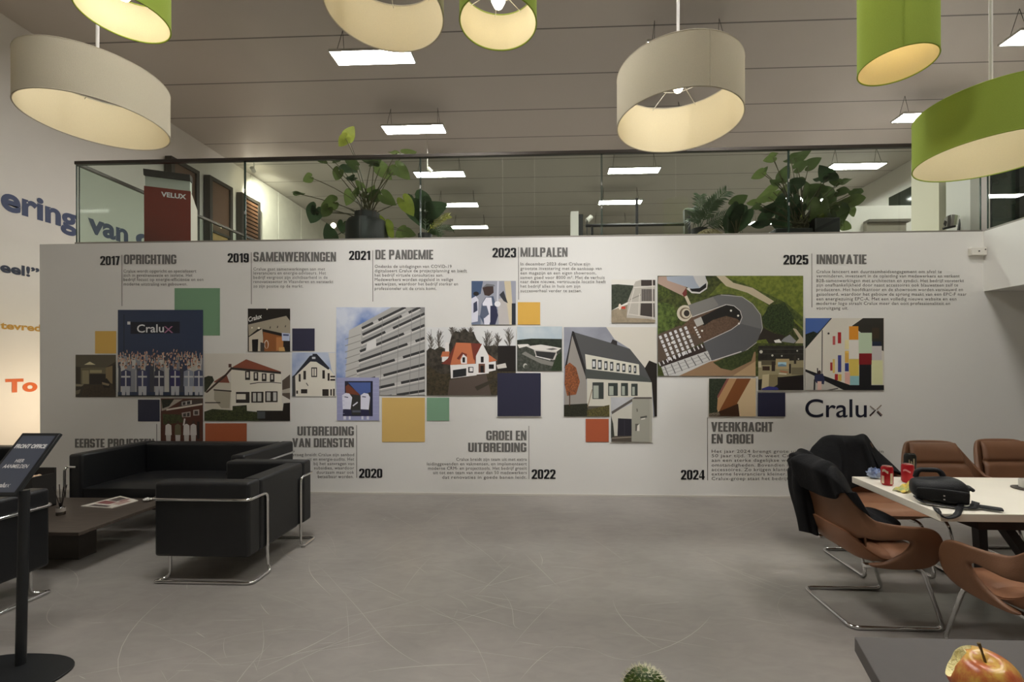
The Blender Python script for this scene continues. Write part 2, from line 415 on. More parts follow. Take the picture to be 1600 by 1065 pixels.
# dark interior window on the upper right
wx0, wx1 = b_.x, b_.x + 2.2
dark = mat('dark_frame', (34, 36, 36), .4)
mb = MB(); mb.box(wx0, 5.98, ZUP, wx0 + .05, 6.06, 4.5); mb.box(wx0 + .38, 5.97, ZUP, wx0 + .5, 6.07, 4.5); mb.box(wx0, 5.97, 4.5, wx1, 6.07, 4.56); mb.box(wx0, 5.98, ZUP, wx1, 6.06, ZUP + .06)
win = struct('window_1', mb, dark, bevel=.004)
WL[win.name] = Vector((0, 0, 0))
o = MB().box(wx0, 6.02, ZUP, wx1, 6.03, 4.5).build('pane', mat('dark_glass', (52, 66, 56), .06, 0, .8, noise=.5, scale=1.5), win)
# window band under the ceiling at the right
q = [atX(1395, 330, XR - .02), atX(1469, 283, XR - .02)]
mb = MB(); mb.box(XR - .03, 8.2, 5.15, XR, 12.2, 5.95)
struct('window_2', mb, mat('night_glass', (48, 56, 46), .1, 0, .7, noise=.3, scale=.8))
# ---- lettering on the left wall
navy = mat('navy_letter', (44, 58, 96), .5); ochre = mat('ochre_letter', (196, 152, 70), .5); rust = mat('rust_letter', (206, 100, 48), .5); inknavy = mat('dark_navy_letter', (38, 46, 66), .5)
def wall_word(label, txt, ya, yb, zbase, zx, m, bold):
    """one printed word on the left wall, from depth ya to yb; zx = x-height"""
    t = MB(); v, f, a, b = glyphs(txt, bold, 6)
    xh = [p[1] for p in glyphs('x', bold, 6)[0]]; lo, hi = min(xh), max(xh); n = len(t.v)
    for x, y, z in v: t.v.append(Vector((XL + .004, ya + (x - a) / (b - a) * (yb - ya), zbase + (y - lo) / (hi - lo) * zx)))
    for q in f: t.f.append(tuple(n + i for i in q)); t.mi.append(0)
    o = t.build('wall_lettering', m, None, smooth=False, fix=False); tag(o, label, 'lettering', 'lettering on the left wall')
def wl(x, y): return atX(x, y, XL)
p0, p1, p2 = wl(1, 326.5), wl(120, 359), wl(1, 299)
wall_word('dark blue word part ering high on the left wall, left of the balustrade corner', 'ering', p0.y, p1.y, p0.z, p2.z - p0.z, navy, .035)
p0, p1 = wl(137, 361), wl(200, 377)
wall_word('dark blue word van on the left wall, seen through the balustrade glass', 'van', p0.y, p1.y, p0.z - .02, p2.z - wl(1, 326.5).z, navy, .035)
p0, p1 = wl(212, 381), wl(262, 393)
wall_word('dark blue letters de on the left wall, half hidden by the red display', 'de', p0.y, p1.y, p0.z - .02, p2.z - wl(1, 326.5).z, navy, .035)
p0, p1, p2 = wl(0, 424.5), wl(61, 434), wl(0, 413)
wall_word('dark word part eel with exclamation and quote mark on the left wall', 'eel!”', p0.y, p1.y, p0.z, p2.z - p0.z, inknavy, .035)
p0, p1, p2 = wl(0, 513.5), wl(64, 516.5), wl(0, 505.5)
wall_word('ochre word part tevred on the left wall, cut off by the mural wall', 'tevred', p0.y, p1.y, p0.z, p2.z - p0.z, ochre, .03)
p0, p1, p2 = wl(8, 614), wl(58, 611), wl(30, 598)
wall_word('orange word To low on the left wall beside the mural wall', 'To', p0.y, p1.y, wl(20, 613).z, wl(20, 598).z - wl(20, 613).z, rust, .045)
# ---- white sensor box on the mural wall
a, b_ = atY(1512, 388, YW), atY(1536, 400, YW)
t = thing('sensor_box', 'small white box with two holes at the right end of the mural wall', 'sensor', (a.x, YW, b_.z))
MB().box(a.x, YW - .05, b_.z, b_.x, YW, a.z).build('housing', mat('white_plastic', (222, 218, 208), .4), t, bevel=.006)
for fx in (.45, .85): MB().lathe([(.007, 0), (.007, .004)], 12).build('hole', mat('hole_black', (20, 20, 20), .5), t, world=False).location = ((b_.x - a.x) * fx, -.054, (a.z - b_.z) * (.5 if fx < .5 else .7))
for o in t.children:
    if o.name.startswith('hole'): o.rotation_euler = (PI / 2, 0, 0)
# ================================================================== lights of the room
ZL = 6.2
led = emis('led_diffuser', (253, 250, 246), LED)
alu = mat('light_frame', (200, 198, 192), .35, .6)
wire = mat('steel_wire', (95, 92, 86), .4, .8)
def ceiling_light(x, y, label):
    t = thing('ceiling_light', label, 'light', (x, y, ZL), 0, 'suspended panel lights')
    MB().box(-.6, -.15, 0, .6, .15, .006).build('diffuser', led, t, world=False, smooth=False)
    m = MB(); m.box(-.615, -.165, -.002, -.6, .165, .03); m.box(.6, -.165, -.002, .615, .165, .03); m.box(-.6, -.165, -.002, .6, -.15, .03); m.box(-.6, .15, -.002, .6, .165, .03); m.box(-.6, -.15, .02, .6, .15, .03)
    m.build('frame', alu, t, world=False, smooth=False)
    for i in (-1, 1):
        for j in (-1, 1):
            MB().tube([(i * .5, j * .13, .03), (i * .47, 0, ZC - ZL)], .004, 5).build('cable', wire, t, world=False)
    return t
first = None
LB = {(0, 2): 'lit panel light nearest the balustrade in the left row, partly behind the cream drum lamp', (0, 3): 'second lit panel light of the left row, above the left plant',
      (0, 4): 'third lit panel light of the left row, just under the handrail', (0, 5): 'fourth lit panel light of the left row, seen through glass', (0, 6): 'farthest lit panel light of the left row',
      (1, 4): 'lit panel light below the big cream drum lamp, highest seen through glass', (1, 5): 'middle lit panel light right of the glass centre', (1, 6): 'farthest lit panel light beside the white partition end',
      (2, 2): 'lit panel light cut by the right edge of the photo', (2, 3): 'lit panel light peeping out behind the wide green drum lamp', (2, 4): 'lit panel light above the right leafy plant',
      (2, 5): 'lit panel light hidden behind the leaves of the right plant', (2, 6): 'lit panel light low behind the right plant, beside the palm',
      (1, 2): 'lit panel light hidden behind the top of the big cream drum lamp', (1, 3): 'lit panel light hidden behind the lower half of the big cream drum lamp'}
for r, rx in enumerate((-2.66, 2.04, 7.22)):
    for k in range(2, 7):
        y = 6.7 + (k - 2) * 2.07
        lab = LB[(r, k)]
        if first is None: first = ceiling_light(rx, y, lab)
        else: copy_thing(first, (rx, y, ZL), 0, lab)
for x, y in ((-1.5, 2.5), (-1.5, 1.0), (3.2, 3.0), (3.2, 1.0)):  # unseen panels added and placed to light the hall, mural and table
    copy_thing(first, (x, y, ZL), 0, 'unseen panel light added high over the hall to light floor and wall')
# warm downlights in the passage under the upper floor, left of the mural wall
def point(name, loc, power, col, size=.06, parent=None):
    l = bpy.data.lights.new(name, 'POINT'); l.energy = power; l.color = col; l.shadow_soft_size = size
    o = bpy.data.objects.new(name, l); COL.objects.link(o); o.location = loc; return o
point('passage_lamp', (-6.75, 6.6, .9), 26, (1, .82, .6), .15)
def spot(name, loc, to, power, col, ang, blend=.6):
    l = bpy.data.lights.new(name, 'SPOT'); l.energy = power; l.color = col; l.spot_size = math.radians(ang); l.spot_blend = blend; l.shadow_soft_size = .05
    o = bpy.data.objects.new(name, l); COL.objects.link(o); o.location = loc
    o.rotation_euler = (Vector(to) - Vector(loc)).to_track_quat('-Z', 'Y').to_euler(); return o
for k, (x, tx, tz_) in enumerate(((-2.0, -1.75, 2.0), (-.35, .55, 1.75))):
    t = thing('spotlight', 'white spotlight above the photo shining on the mural wall', 'light', (x, 1.2, 6.2), 0, 'mural spotlights')
    d = (Vector((tx, YW, tz_)) - Vector((x, 1.2, 6.2))).normalized(); m = MB(); m.tube([-d * .14, d * 0], .06, 14); m.build('housing', mat('spot_housing', (210, 206, 196), .4), t, world=False)
    MB().tube([(0, 0, 0), (0, 0, ZC - 6.2)], .012, 8).build('stem', mat('spot_housing', (210, 206, 196)), t, world=False)
    spot('mural_spot', Vector((x, 1.2, 6.2)) + d * .05, (tx, YW, tz_), (195, 310)[k], (.98, .98, 1), 34, 1.0).data.shadow_soft_size = .3
# two wall washers on the upper floor
sw = mat('spot_housing', (210, 206, 196), .4)
for k, (px, py, Y, to, lab, pw) in enumerate(((397, 268, 10.9, (XL + .1, 13.8, 5.0), 'white spotlight under the ceiling shining on the left wall panels', 210),
                                    (521, 352, 9.3, (XL + .1, 14.2, 5.2), 'bright spotlight behind the left plant beside its pot', 300))):
    p = atY(px, py, Y)
    t = thing('spotlight', lab, 'light', p, 0)
    d = (Vector(to) - p).normalized() if k == 0 else (CAM - p).normalized()
    m = MB(); m.tube([-d * .12, d * .0], .05, 14); m.build('housing', sw, t, world=False)
    m = MB(); m.tube([d * .0, d * .004], .042, 14); m.build('lens', emis('spot_lens', (255, 235, 190), 60), t, world=False)
    if k == 0: MB().tube([(0, 0, 0), (0, 0, ZC - p.z)], .012, 8).build('stem', sw, t, world=False)
    else: MB().tube([(0, 0, 0), (0, 0, ZUP - p.z)], .012, 8).build('stem', wire, t, world=False)
    spot('wall_washer', p + d * .05, to, pw, (1, .95, .82), 100, 1.0)
# ================================================================== the printed mural
def W(x, y, d=0.0):
    p = atY(x, y, YW); return Vector((p.x, YW - .003 - d, p.z))
def pm(col, col2=None, scale=30.0):
    n = 'print_%d_%d_%d' % tuple(col) + ('_%d_%d_%d_%g' % (tuple(col2) + (scale,)) if col2 else '')
    return mat(n, col, .38, 0, .4, noise=.3 if col2 else 0, scale=scale, col2=col2)
def clip(poly, r):
    x0, y0, x1, y1 = r
    for ax, lim, sg in ((0, x0, 1), (0, x1, -1), (1, y0, 1), (1, y1, -1)):
        out = []
        for i, p in enumerate(poly):
            q = poly[i - 1]; ip = sg * (p[ax] - lim) >= 0; iq = sg * (q[ax] - lim) >= 0
            if ip != iq:
                t = (lim - q[ax]) / (p[ax] - q[ax]); out.append((q[0] + t * (p[0] - q[0]), q[1] + t * (p[1] - q[1])))
            if ip: out.append(p)
        poly = out
        if not poly: return poly
    return poly
Z = {1: (0, 370, 4.953), 2: (100, 550, 6.658), 3: (300, 380, 6.085), 4: (300, 540, 6.085), 5: (520, 380, 6.085), 6: (520, 540, 6.085), 7: (740, 380, 5.327), 8: (740, 560, 5.327), 9: (1010, 380, 4.842), 11: (1100, 480, 5.327), 0: (0, 0, 1)}
LAY = 0.0
def pic(label, rect, base, layers, z=0, border=0, name='mural_picture', cat='picture', group='photo pictures on the mural', texts=()):
    """one printed picture: flat shapes of one ink each, on one sheet, as a single mesh"""
    global LAY
    LAY += .0004; mb = MB(); mats = []
    def mid(c):
        m = pm(*c) if isinstance(c[0], (tuple, list)) else pm(c)
        if m not in mats: mats.append(m)
        return mats.index(m)
    x0, y0, x1, y1 = rect; d = LAY
    if border:
        mb.face([W(x0 - border, y0 - border), W(x0 - border, y1 + border), W(x1 + border, y1 + border), W(x1 + border, y0 - border)], mid((238, 236, 228))); d += .0005
    mb.face([W(x0, y0, d), W(x0, y1, d), W(x1, y1, d), W(x1, y0, d)], mid(base))
    for L in layers:
        c, pts = L[0], L[1]; zz = Z[L[2] if len(L) > 2 else z]
        if len(pts) == 4 and not isinstance(pts[0], (tuple, list)): a, b, c2, e = pts; pts = [(a, b), (a, e), (c2, e), (c2, b)]
        pts = clip([(zz[0] + x / zz[2], zz[1] + y / zz[2]) for x, y in pts], rect)
        if len(pts) < 3: continue
        d += .000012; mb.face([W(x, y, d) for x, y in pts], mid(c))
    for txt, tx0, tx1, yt, yb, col, bold, slope in texts:
        d += .0001; text_on(mb, txt, tx0, tx1, yt, yb, lambda x, y: W(x, y + (x - tx0) * slope, d), bold, 3, 1, mid(col))
    o = mb.build(name, mats, None, smooth=False, fix=False)
    return tag(o, label, cat, group)
def circ(x, y, rx, ry=None, n=10): return [(x + rx * math.cos(2 * PI * k / n), y + (ry or rx) * math.sin(2 * PI * k / n)) for k in range(n)]
def bar(x0, y0, x1, y1, w):
    dx, dy = x1 - x0, y1 - y0; L = math.hypot(dx, dy); nx, ny = -dy / L * w / 2, dx / L * w / 2
    return [(x0 + nx, y0 + ny), (x0 - nx, y0 - ny), (x1 - nx, y1 - ny), (x1 + nx, y1 + ny)]
wh, dk = (232, 228, 218), (34, 32, 32)
def square(label, r, c): pic(label, r, c, [], name='mural_square', cat='coloured square', group='plain coloured squares on the mural')
square('green square behind the crowd picture', (273, 450, 344, 524), (122, 160, 126))
square('small yellow square left of the crowd picture', (149, 517, 182, 552), (226, 184, 92))
square('navy square under the crowd picture, above the sofa', (216, 624, 250, 658), (48, 50, 70))
square('orange square partly hidden by the sofa back', (321, 661, 386, 700), (178, 98, 64))
square('navy square beside the exhibition stand picture', (457, 513, 492, 548), (56, 56, 76))
square('large yellow square under the tall grey building picture', (597, 621, 664, 690), (222, 186, 112))
square('small green square under the red-roofed villa picture', (667, 621, 702, 657), (132, 170, 140))
square('small yellow square under the 2023 text', (809, 472, 844, 507), (228, 180, 84))
square('small orange square beside the grey garage picture', (915, 654, 951, 690), (182, 94, 62))
# 1 interior
pic('dark little picture of a room interior, leftmost on the mural', (119, 554, 182, 620), (60, 53, 42), [
    ((92, 85, 68), [(125, 30), (550, 30), (550, 95), (440, 160), (260, 160), (125, 150)]), ((222, 212, 172), [(215, 130), (275, 98), (335, 130)]),
    ((112, 103, 78), [(180, 160), (440, 160), (440, 330), (180, 330)]), ((40, 34, 28), [(270, 225), (440, 225), (440, 330), (270, 335)]),
    ((165, 155, 118), [(275, 185), (400, 185), (400, 215), (275, 215)]), ((150, 140, 108), (195, 190, 265, 330)), ((138, 120, 86), [(440, 160), (510, 140), (510, 330), (440, 300)]),
    ((46, 39, 30), [(510, 140), (550, 120), (550, 465), (510, 400)]), (((70, 58, 42), (56, 46, 34), 40), [(220, 340), (510, 340), (550, 465), (180, 465)]),
    ((32, 27, 23), [(395, 300), (450, 270), (490, 320), (480, 370), (420, 370)]), ((148, 132, 104), [(400, 310), (480, 330), (470, 350), (405, 335)]),
    ((150, 140, 114), [(128, 330), (215, 335), (190, 355), (128, 355)]), ((54, 46, 36), [(128, 150), (160, 170), (165, 320), (128, 320)]), ((120, 110, 88), [(128, 400), (180, 385), (165, 430), (128, 440)])], 2)
# 2 crowd
rnd = random.Random(3); L = [((24, 28, 42), [(1015, 658), (1395, 655), (1395, 745), (1015, 750)], 1), ((220, 220, 220), (990, 655, 1013, 678), 1), ((36, 44, 62), (960, 600, 968, 900), 1)]
for row, (yb, n, s) in enumerate(((556, 26, .8), (563, 22, .95), (572, 18, 1.05))):
    for i in range(n):
        x = 186 + (i + rnd.random() * .6) * 132 / n; y = yb + rnd.uniform(-3, 3); sk = rnd.choice([(214, 172, 148), (196, 150, 128), (226, 190, 166)])
        body = rnd.choice([(208, 206, 200), (60, 66, 92), (70, 72, 82), (150, 152, 160), (200, 196, 184)])
        L.append((body, [(x - 3.4 * s, 612), (x - 3.2 * s, y + 3), (x, y + 1), (x + 3.2 * s, y + 3), (x + 3.4 * s, 612)], 0))
        for sg in (-1, 1):
            if rnd.random() < .75:
                hx, hy = x + sg * rnd.uniform(1, 5), y - rnd.uniform(5, 11) * s
                L.append((body, bar(x + sg * 3, y + 4, (x + sg * 3 + hx) / 2, (y + hy) / 2, 1.9 * s), 0)); L.append((sk, bar((x + sg * 3 + hx) / 2, (y + hy) / 2, hx, hy, 1.6 * s), 0))
        L.append((sk, circ(x, y - 1.2, 1.7 * s, 2.1 * s, 8), 0)); L.append(((50, 38, 32), [(x - 1.7 * s, y - 1.6), (x, y - 3.6 * s), (x + 1.7 * s, y - 1.6)], 0))
for x, vest in ((198, (62, 64, 96)), (224, (70, 74, 108)), (250, (64, 64, 82)), (275, (60, 56, 104)), (296, (150, 156, 172)), (312, (84, 90, 116))):
    L += [((196, 198, 204), [(x - 6, 619), (x - 6.5, 600), (x + 6.5, 600), (x + 6, 619), (x + 1, 619), (x, 606), (x - 1, 619)], 0), (vest, [(x - 8, 603), (x - 7.5, 580), (x, 577), (x + 7.5, 580), (x + 8, 603)], 0),
          ((214, 214, 214), (x - 7, 587, x + 7, 589.5), 0), ((214, 214, 214), (x - 1, 579, x + 1, 603), 0), ((206, 164, 140), circ(x, 573, 2.4, 3, 10), 0), ((44, 34, 30), [(x - 2.5, 573), (x, 569.5), (x + 2.5, 573), (x, 571.6)], 0)]
L.append((dk, (186, 617, 318, 619), 0))
pic('picture of a cheering crowd in front of a dark blue wall with a Cralux sign', (185, 484, 318, 619), (50, 62, 88), L, 0,
    texts=[('Cralu', 215.5, 257.5, 507, 519.5, (232, 232, 232), .012, -.012), ('x', 257.5, 272, 504, 520, (176, 120, 150), -.01, 0)])
# 3 workers by brick house
L = [((176, 166, 150), [(1020, 490), (1240, 490), (1060, 600), (1020, 610)]), (((52, 52, 38), (36, 36, 28), 50), [(1020, 490), (1150, 490), (1100, 560), (1030, 585)]),
     ((74, 64, 58), [(1230, 505), (1445, 485), (1445, 532), (1190, 590)]), ((216, 206, 190), [(1070, 590), (1445, 530), (1445, 547), (1070, 608)]), ((200, 194, 184), [(1230, 518), (1335, 498), (1335, 538), (1232, 556)]),
     ((60, 56, 54), [(1240, 520), (1270, 516), (1270, 545), (1240, 550)]), ((60, 56, 54), [(1285, 512), (1318, 507), (1318, 538), (1285, 543)]),
     ((178, 166, 154), [(1230, 630), (1322, 615), (1322, 672), (1235, 675)]), ((70, 64, 60), [(1245, 638), (1275, 633), (1275, 668), (1245, 670)]), ((70, 64, 60), [(1285, 632), (1312, 627), (1312, 665), (1285, 667)]),
     ((186, 174, 162), [(1350, 600), (1412, 594), (1412, 655), (1350, 658)]), ((78, 70, 64), (1362, 610, 1400, 648)), (((76, 80, 48), (54, 56, 34), 60), [(1030, 640), (1230, 650), (1245, 730), (1040, 750)]), ((40, 34, 32), (1390, 720, 1415, 900))]
for x, c in ((1092, (214, 208, 200)), (1190, (108, 102, 78)), (1280, (216, 210, 204)), (1352, (210, 204, 198))):
    L += [(c, [(x - 34, 860), (x - 30, 760), (x, 740), (x + 30, 760), (x + 34, 860)]), ((196, 190, 184), [(x - 26, 860), (x + 26, 860), (x + 20, 1000), (x - 20, 1000)]), ((70, 52, 44), circ(x, 728, 14, 17))]
L.append(((214, 208, 200), bar(1250, 760, 1262, 690, 16)))
pic('picture of workers in white before a brown brick house, above the sofa', (252, 622, 318, 700), (84, 50, 38), L, 2)
# 4 white villa
W1 = (236, 230, 214); dn = (54, 48, 44)
L = [(((58, 62, 44), (40, 44, 30), 50), [(122, 300), (160, 285), (200, 290), (215, 330), (150, 430), (122, 440)]), ((214, 207, 190), [(200, 350), (385, 345), (385, 612), (130, 612), (130, 445)]),
     (W1, [(375, 215), (850, 262), (850, 350), (862, 612), (375, 612)]), ((146, 82, 60), [(378, 208), (520, 128), (850, 246), (840, 262), (380, 224)]), (dn, [(378, 204), (850, 248), (850, 268), (378, 226)]),
     ((140, 80, 62), [(215, 338), (330, 265), (362, 352), (215, 348)]), ((66, 48, 40), [(130, 442), (325, 265), (380, 200), (385, 224), (330, 287), (150, 447)]), ((90, 60, 50), (352, 172, 380, 206)),
     ((176, 168, 148), [(215, 425), (372, 430), (362, 592), (285, 592), (215, 510)]), (dn, [(210, 412), (380, 425), (380, 437), (210, 424)]), (dn, (128, 535, 275, 545))]
for a, b, c, e in ((510, 240, 557, 324), (590, 250, 634, 332), (668, 262, 712, 337), (745, 265, 788, 342)): L += [(dn, (a, b, c, e)), ((226, 222, 210), (a + 12, b + 10, c - 14, e - 22))]
L += [(W1, [(555, 365), (640, 352), (760, 350), (852, 358), (862, 425), (700, 434), (560, 440)]), (dn, [(555, 358), (640, 345), (760, 343), (852, 351), (852, 358), (760, 350), (640, 352), (555, 366)]),
      (dn, (423, 438, 552, 542)), (W1, (428, 458, 515, 510)), (dn, (568, 436, 684, 540)), ((206, 204, 196), (584, 448, 614, 528)), ((206, 204, 196), (628, 448, 664, 526)), (dn, (700, 432, 818, 535)), ((206, 204, 196), (714, 442, 750, 522)), ((206, 204, 196), (776, 442, 806, 522)),
      (W1, [(530, 548), (866, 542), (866, 614), (525, 614)]), ((96, 84, 74), [(862, 330), (936, 272), (936, 512), (862, 470)]), ((188, 180, 166), [(862, 420), (936, 400), (936, 446), (862, 450)]),
      ((40, 35, 31), [(620, 616), (866, 616), (875, 545), (936, 540), (936, 714), (620, 714)]), (((74, 80, 46), (42, 46, 28), 60), [(122, 625), (200, 600), (390, 612), (390, 572), (525, 562), (527, 618), (630, 628), (640, 714), (122, 714)]), ((84, 88, 90), (625, 625, 700, 690))]
pic('picture of a white villa with a red tiled roof behind a hedge', (320, 552, 454, 657), (226, 220, 208), L, 4)
# 5 exhibition stand
pic('picture of a dark exhibition stand with wooden walls, under the 2019 text', (388, 482, 454, 549), (38, 34, 30), [
    ((172, 162, 142), [(540, 772), (900, 690), (938, 740), (938, 872), (640, 806), (545, 882)]), ((214, 204, 184), [(545, 892), (672, 812), (692, 1026), (545, 1026)]),
    ((154, 96, 54), [(680, 840), (862, 884), (862, 1026), (680, 1026)]), ((190, 128, 76), [(805, 892), (872, 892), (872, 1022), (805, 1022)]), ((226, 214, 194), circ(712, 960, 22, 42)), ((154, 96, 54), circ(712, 964, 14, 36)),
    ((30, 27, 26), [(575, 915), (635, 910), (630, 1026), (578, 1026)]), ((72, 66, 62), [(655, 940), (695, 950), (690, 1026), (655, 1026)]), ((196, 206, 230), [(858, 850), (936, 856), (932, 928), (860, 926)]), ((70, 80, 120), [(870, 862), (925, 866), (923, 880), (870, 878)]),
    ((40, 34, 34), (872, 930, 938, 1000)), ((214, 170, 110), [(830, 990), (880, 985), (890, 1026), (830, 1026)]), ((250, 244, 226), circ(640, 806, 12, 10)), ((250, 244, 226), circ(575, 803, 7)), ((250, 244, 226), circ(718, 626, 7)),
    ((60, 56, 52), bar(745, 810, 750, 790, 8)), ((60, 56, 52), bar(815, 805, 820, 785, 8)), ((60, 56, 52), bar(890, 798, 895, 780, 8))], 3,
    texts=[('Cralux', 388.8, 410, 495.5, 503, (240, 238, 232), .02, -.28)])
# 6 white gabled house
L = [(((206, 214, 228), (158, 174, 210), 4), (955, 66, 1375, 480)), ((228, 224, 216), [(1300, 66), (1375, 66), (1375, 300), (1330, 230)]), ((70, 70, 70), [(957, 290), (1002, 262), (987, 480), (957, 480)]), (W1, [(985, 288), (1130, 148), (1190, 148), (1322, 228), (1366, 290), (1366, 480), (990, 480)]),
     ((46, 48, 58), [(955, 305), (1125, 95), (1195, 82), (1312, 212), (1300, 228), (1185, 152), (1130, 150), (965, 305)]), ((210, 214, 220), (1145, 105, 1178, 125)), ((46, 48, 58), (1150, 76, 1192, 92))]
for a, b, c, e in ((1138, 205, 1193, 297), (1063, 238, 1087, 320), (1018, 268, 1037, 340), (1243, 232, 1267, 312), (1293, 260, 1312, 332), (1318, 285, 1364, 300), (1318, 315, 1364, 332), (1040, 412, 1100, 452), (996, 425, 1012, 455), (1243, 412, 1303, 476), (1318, 412, 1334, 472), (1344, 408, 1360, 476)): L.append((dn, (a, b, c, e)))
L += [(W1, (1147, 216, 1162, 286)), (W1, (1169, 216, 1184, 286)), ((86, 84, 76), bar(1090, 352, 1108, 380, 8))]
pic('picture of a white house with a dark gabled roof, under a navy square', (457, 550, 525, 619), (206, 212, 224), L, 4)
# 7 tall grey building
g1 = (178, 176, 172)
L = [(g1, [(612, 480), (664, 480), (664, 618), (538, 618), (546, 516), (566, 505)]), ((196, 194, 188), [(538, 618), (546, 516), (566, 506), (560, 618)]), ((150, 148, 146), [(640, 480), (664, 480), (664, 490)])]
for k in range(9): L.append(((150, 148, 142), bar(540, 530 + k * 10, 564, 522 + k * 10, 1.2)))
for (a, b), (c, e) in (((566, 513), (634, 480)), ((567, 523), (657, 480)), ((565, 536), (664, 490)), ((563, 549), (664, 508)), ((561, 564), (664, 528)), ((558, 580), (664, 548)), ((560, 597), (664, 569)), ((580, 608), (664, 590)), ((600, 620), (664, 610))):
    L += [((62, 62, 62), bar(a, b, c, e, 4.2)), ((216, 214, 208), bar(a, b + 3.2, c, e + 3.2, 2.2)), ((150, 150, 148), bar(a, b + 7, c, e + 7, 1.2))]
    t = .2 + .6 * ((a * 7 + b * 3) % 10) / 10
    L.append(((196, 194, 190), bar(a + (c - a) * t, b + (e - b) * t, a + (c - a) * (t + .12), b + (e - b) * (t + .12), 4.4)))
for x in (598, 624, 644, 658): L.append(((140, 138, 134), bar(x, 480 + (664 - x) * .25, x - 4, 618, .7)))
L.append(((226, 224, 220), [(574, 536), (588, 528.5), (588.5, 542), (572, 548)]))
pic('big picture of a tall grey office building with long window bands', (526, 480, 664, 617), ((112, 140, 198), (214, 220, 232), 3.2), L, 0)
# 8 two workers at a window
L = [((46, 48, 66), (118, 335, 383, 668)), ((84, 104, 164), [(150, 348), (362, 348), (362, 450), (262, 470)]), ((128, 72, 54), [(125, 385), (150, 366), (262, 462), (250, 492), (130, 450)]), ((60, 58, 56), [(128, 452), (262, 470), (362, 440), (362, 655), (128, 655)]), ((96, 98, 110), (190, 612, 280, 632)),
     ((232, 232, 246), [(92, 470), (125, 448), (160, 452), (188, 490), (172, 605), (98, 600)]), ((232, 232, 246), [(268, 470), (300, 448), (340, 455), (358, 490), (345, 608), (268, 602)]), ((54, 52, 78), [(102, 600), (180, 604), (184, 668), (98, 668)]), ((54, 52, 78), [(270, 602), (345, 606), (352, 668), (268, 668)]),
     ((226, 226, 236), bar(195, 570, 240, 535, 12)), ((60, 60, 90), bar(115, 484, 150, 490, 8)), ((60, 60, 90), bar(282, 482, 318, 486, 8)), ((228, 228, 240), (105, 668, 130, 700)), ((228, 228, 240), (155, 668, 175, 700)), ((228, 228, 240), (275, 668, 295, 700)), ((228, 228, 240), (325, 668, 348, 700))]
for k in range(8): L.append(((182, 184, 214), (384, 360 + k * 40, 446, 363 + k * 40))); L.append(((182, 184, 214), (44, 360 + k * 40, 116, 363 + k * 40)))
pic('picture of two workers in white at a window, lower corner of the tall building', (527, 589.5, 593, 656.5), (164, 166, 202), L, 6, border=2)
# 9 red-roofed villa
def bare_tree(x, y0, h, w_, c, rd, n=26):
    out = [(c, bar(x, y0, x, y0 - h * .7, 1.1), 0)]
    for k in range(n):
        b = y0 - h * rd.uniform(.15, .65); a = rd.uniform(-1, 1); ex, ey = x + a * w_ * rd.uniform(.4, 1), b - h * rd.uniform(.2, .45) * (1.1 - abs(a) * .5)
        out.append((c, bar(x, b, ex, ey, .55), 0)); mx, my = (x + ex) / 2, (b + ey) / 2
        out.append((c, bar(mx, my, mx + rd.uniform(-5, 5), my - h * .16, .4), 0))
    return out
orf = (206, 122, 84); drf = (128, 62, 50); ww = (240, 236, 232)
L = [(((84, 78, 68), (50, 46, 40), 26), [(667, 548), (672, 543), (680, 546), (688, 541), (697, 545), (703, 536), (706, 524), (712, 517), (720, 519), (727, 513), (734, 520), (740, 518), (745, 530), (752, 538), (762, 541), (772, 539), (782, 544), (790, 540), (806, 543), (806, 618), (667, 618)]),
     (((82, 72, 54), (54, 50, 38), 40), [(667, 570), (690, 584), (806, 578), (806, 618), (667, 618)]), ((96, 84, 76), [(703, 593), (760, 584), (768, 617), (700, 617)]), ((66, 60, 50), [(742, 604), (780, 588), (806, 590), (806, 594), (776, 594), (746, 610)]),
     (ww, (696, 535, 702, 553)), (orf, [(692, 549), (703, 549), (702, 558), (689, 558)]), (ww, (691, 557, 704, 565)), (drf, [(713, 535), (706, 570), (690, 568), (700, 560)]), (orf, [(713, 535), (738, 536), (743, 568), (704, 570)]), (drf, [(736, 536), (754, 537), (744, 566), (740, 560)]),
     (orf, [(755, 541), (763, 553), (777, 563), (762, 566), (756, 560)]), (ww, [(754, 536), (764, 556), (764, 583), (744, 585), (744, 556)]), (ww, [(704, 570), (745, 568), (745, 586), (705, 591)]), (ww, [(762, 566), (775, 564), (775, 578), (762, 581)]), ((44, 46, 48), [(708, 578), (729, 575), (729, 587), (708, 590)]),
     (drf, [(714, 560), (722, 550), (730, 553), (729, 560), (722, 555), (718, 562)]), (ww, [(720, 562), (724, 553), (730, 558), (730, 568), (721, 568)]), (dk, (723, 558, 727, 566)), (dk, (751.5, 557, 756, 566)), ((120, 80, 64), (748, 568, 758, 582)), (dk, (751, 571, 756, 582)), (dk, (732, 573, 740, 582)), (ww, (734, 574, 739, 580)), (dk, (764, 569, 772, 576)), ((40, 36, 34), (778, 540, 806, 580)), ((220, 214, 206), [(776, 570), (790, 567), (792, 574), (778, 576)])]
rb = random.Random(8); TB = []
for x, y0, h, w_ in ((674, 556, 40, 9), (686, 556, 42, 9), (708, 540, 34, 9), (722, 538, 30, 12), (735, 538, 30, 9), (761, 556, 42, 14), (778, 552, 36, 10), (796, 552, 44, 12)): TB += bare_tree(x, y0, h, w_, (92, 86, 78), rb)
L = TB + L
pic('picture of a white villa with an orange-red roof among bare trees', (667, 511, 806, 617), (228, 228, 226), L, 0)
o = pic('large navy square over the corner of the red-roofed villa picture', (777.5, 582.5, 845, 649.5), (52, 52, 72), [], border=1.8, name='mural_square', cat='coloured square', group='plain coloured squares on the mural'); o.location.y -= .008
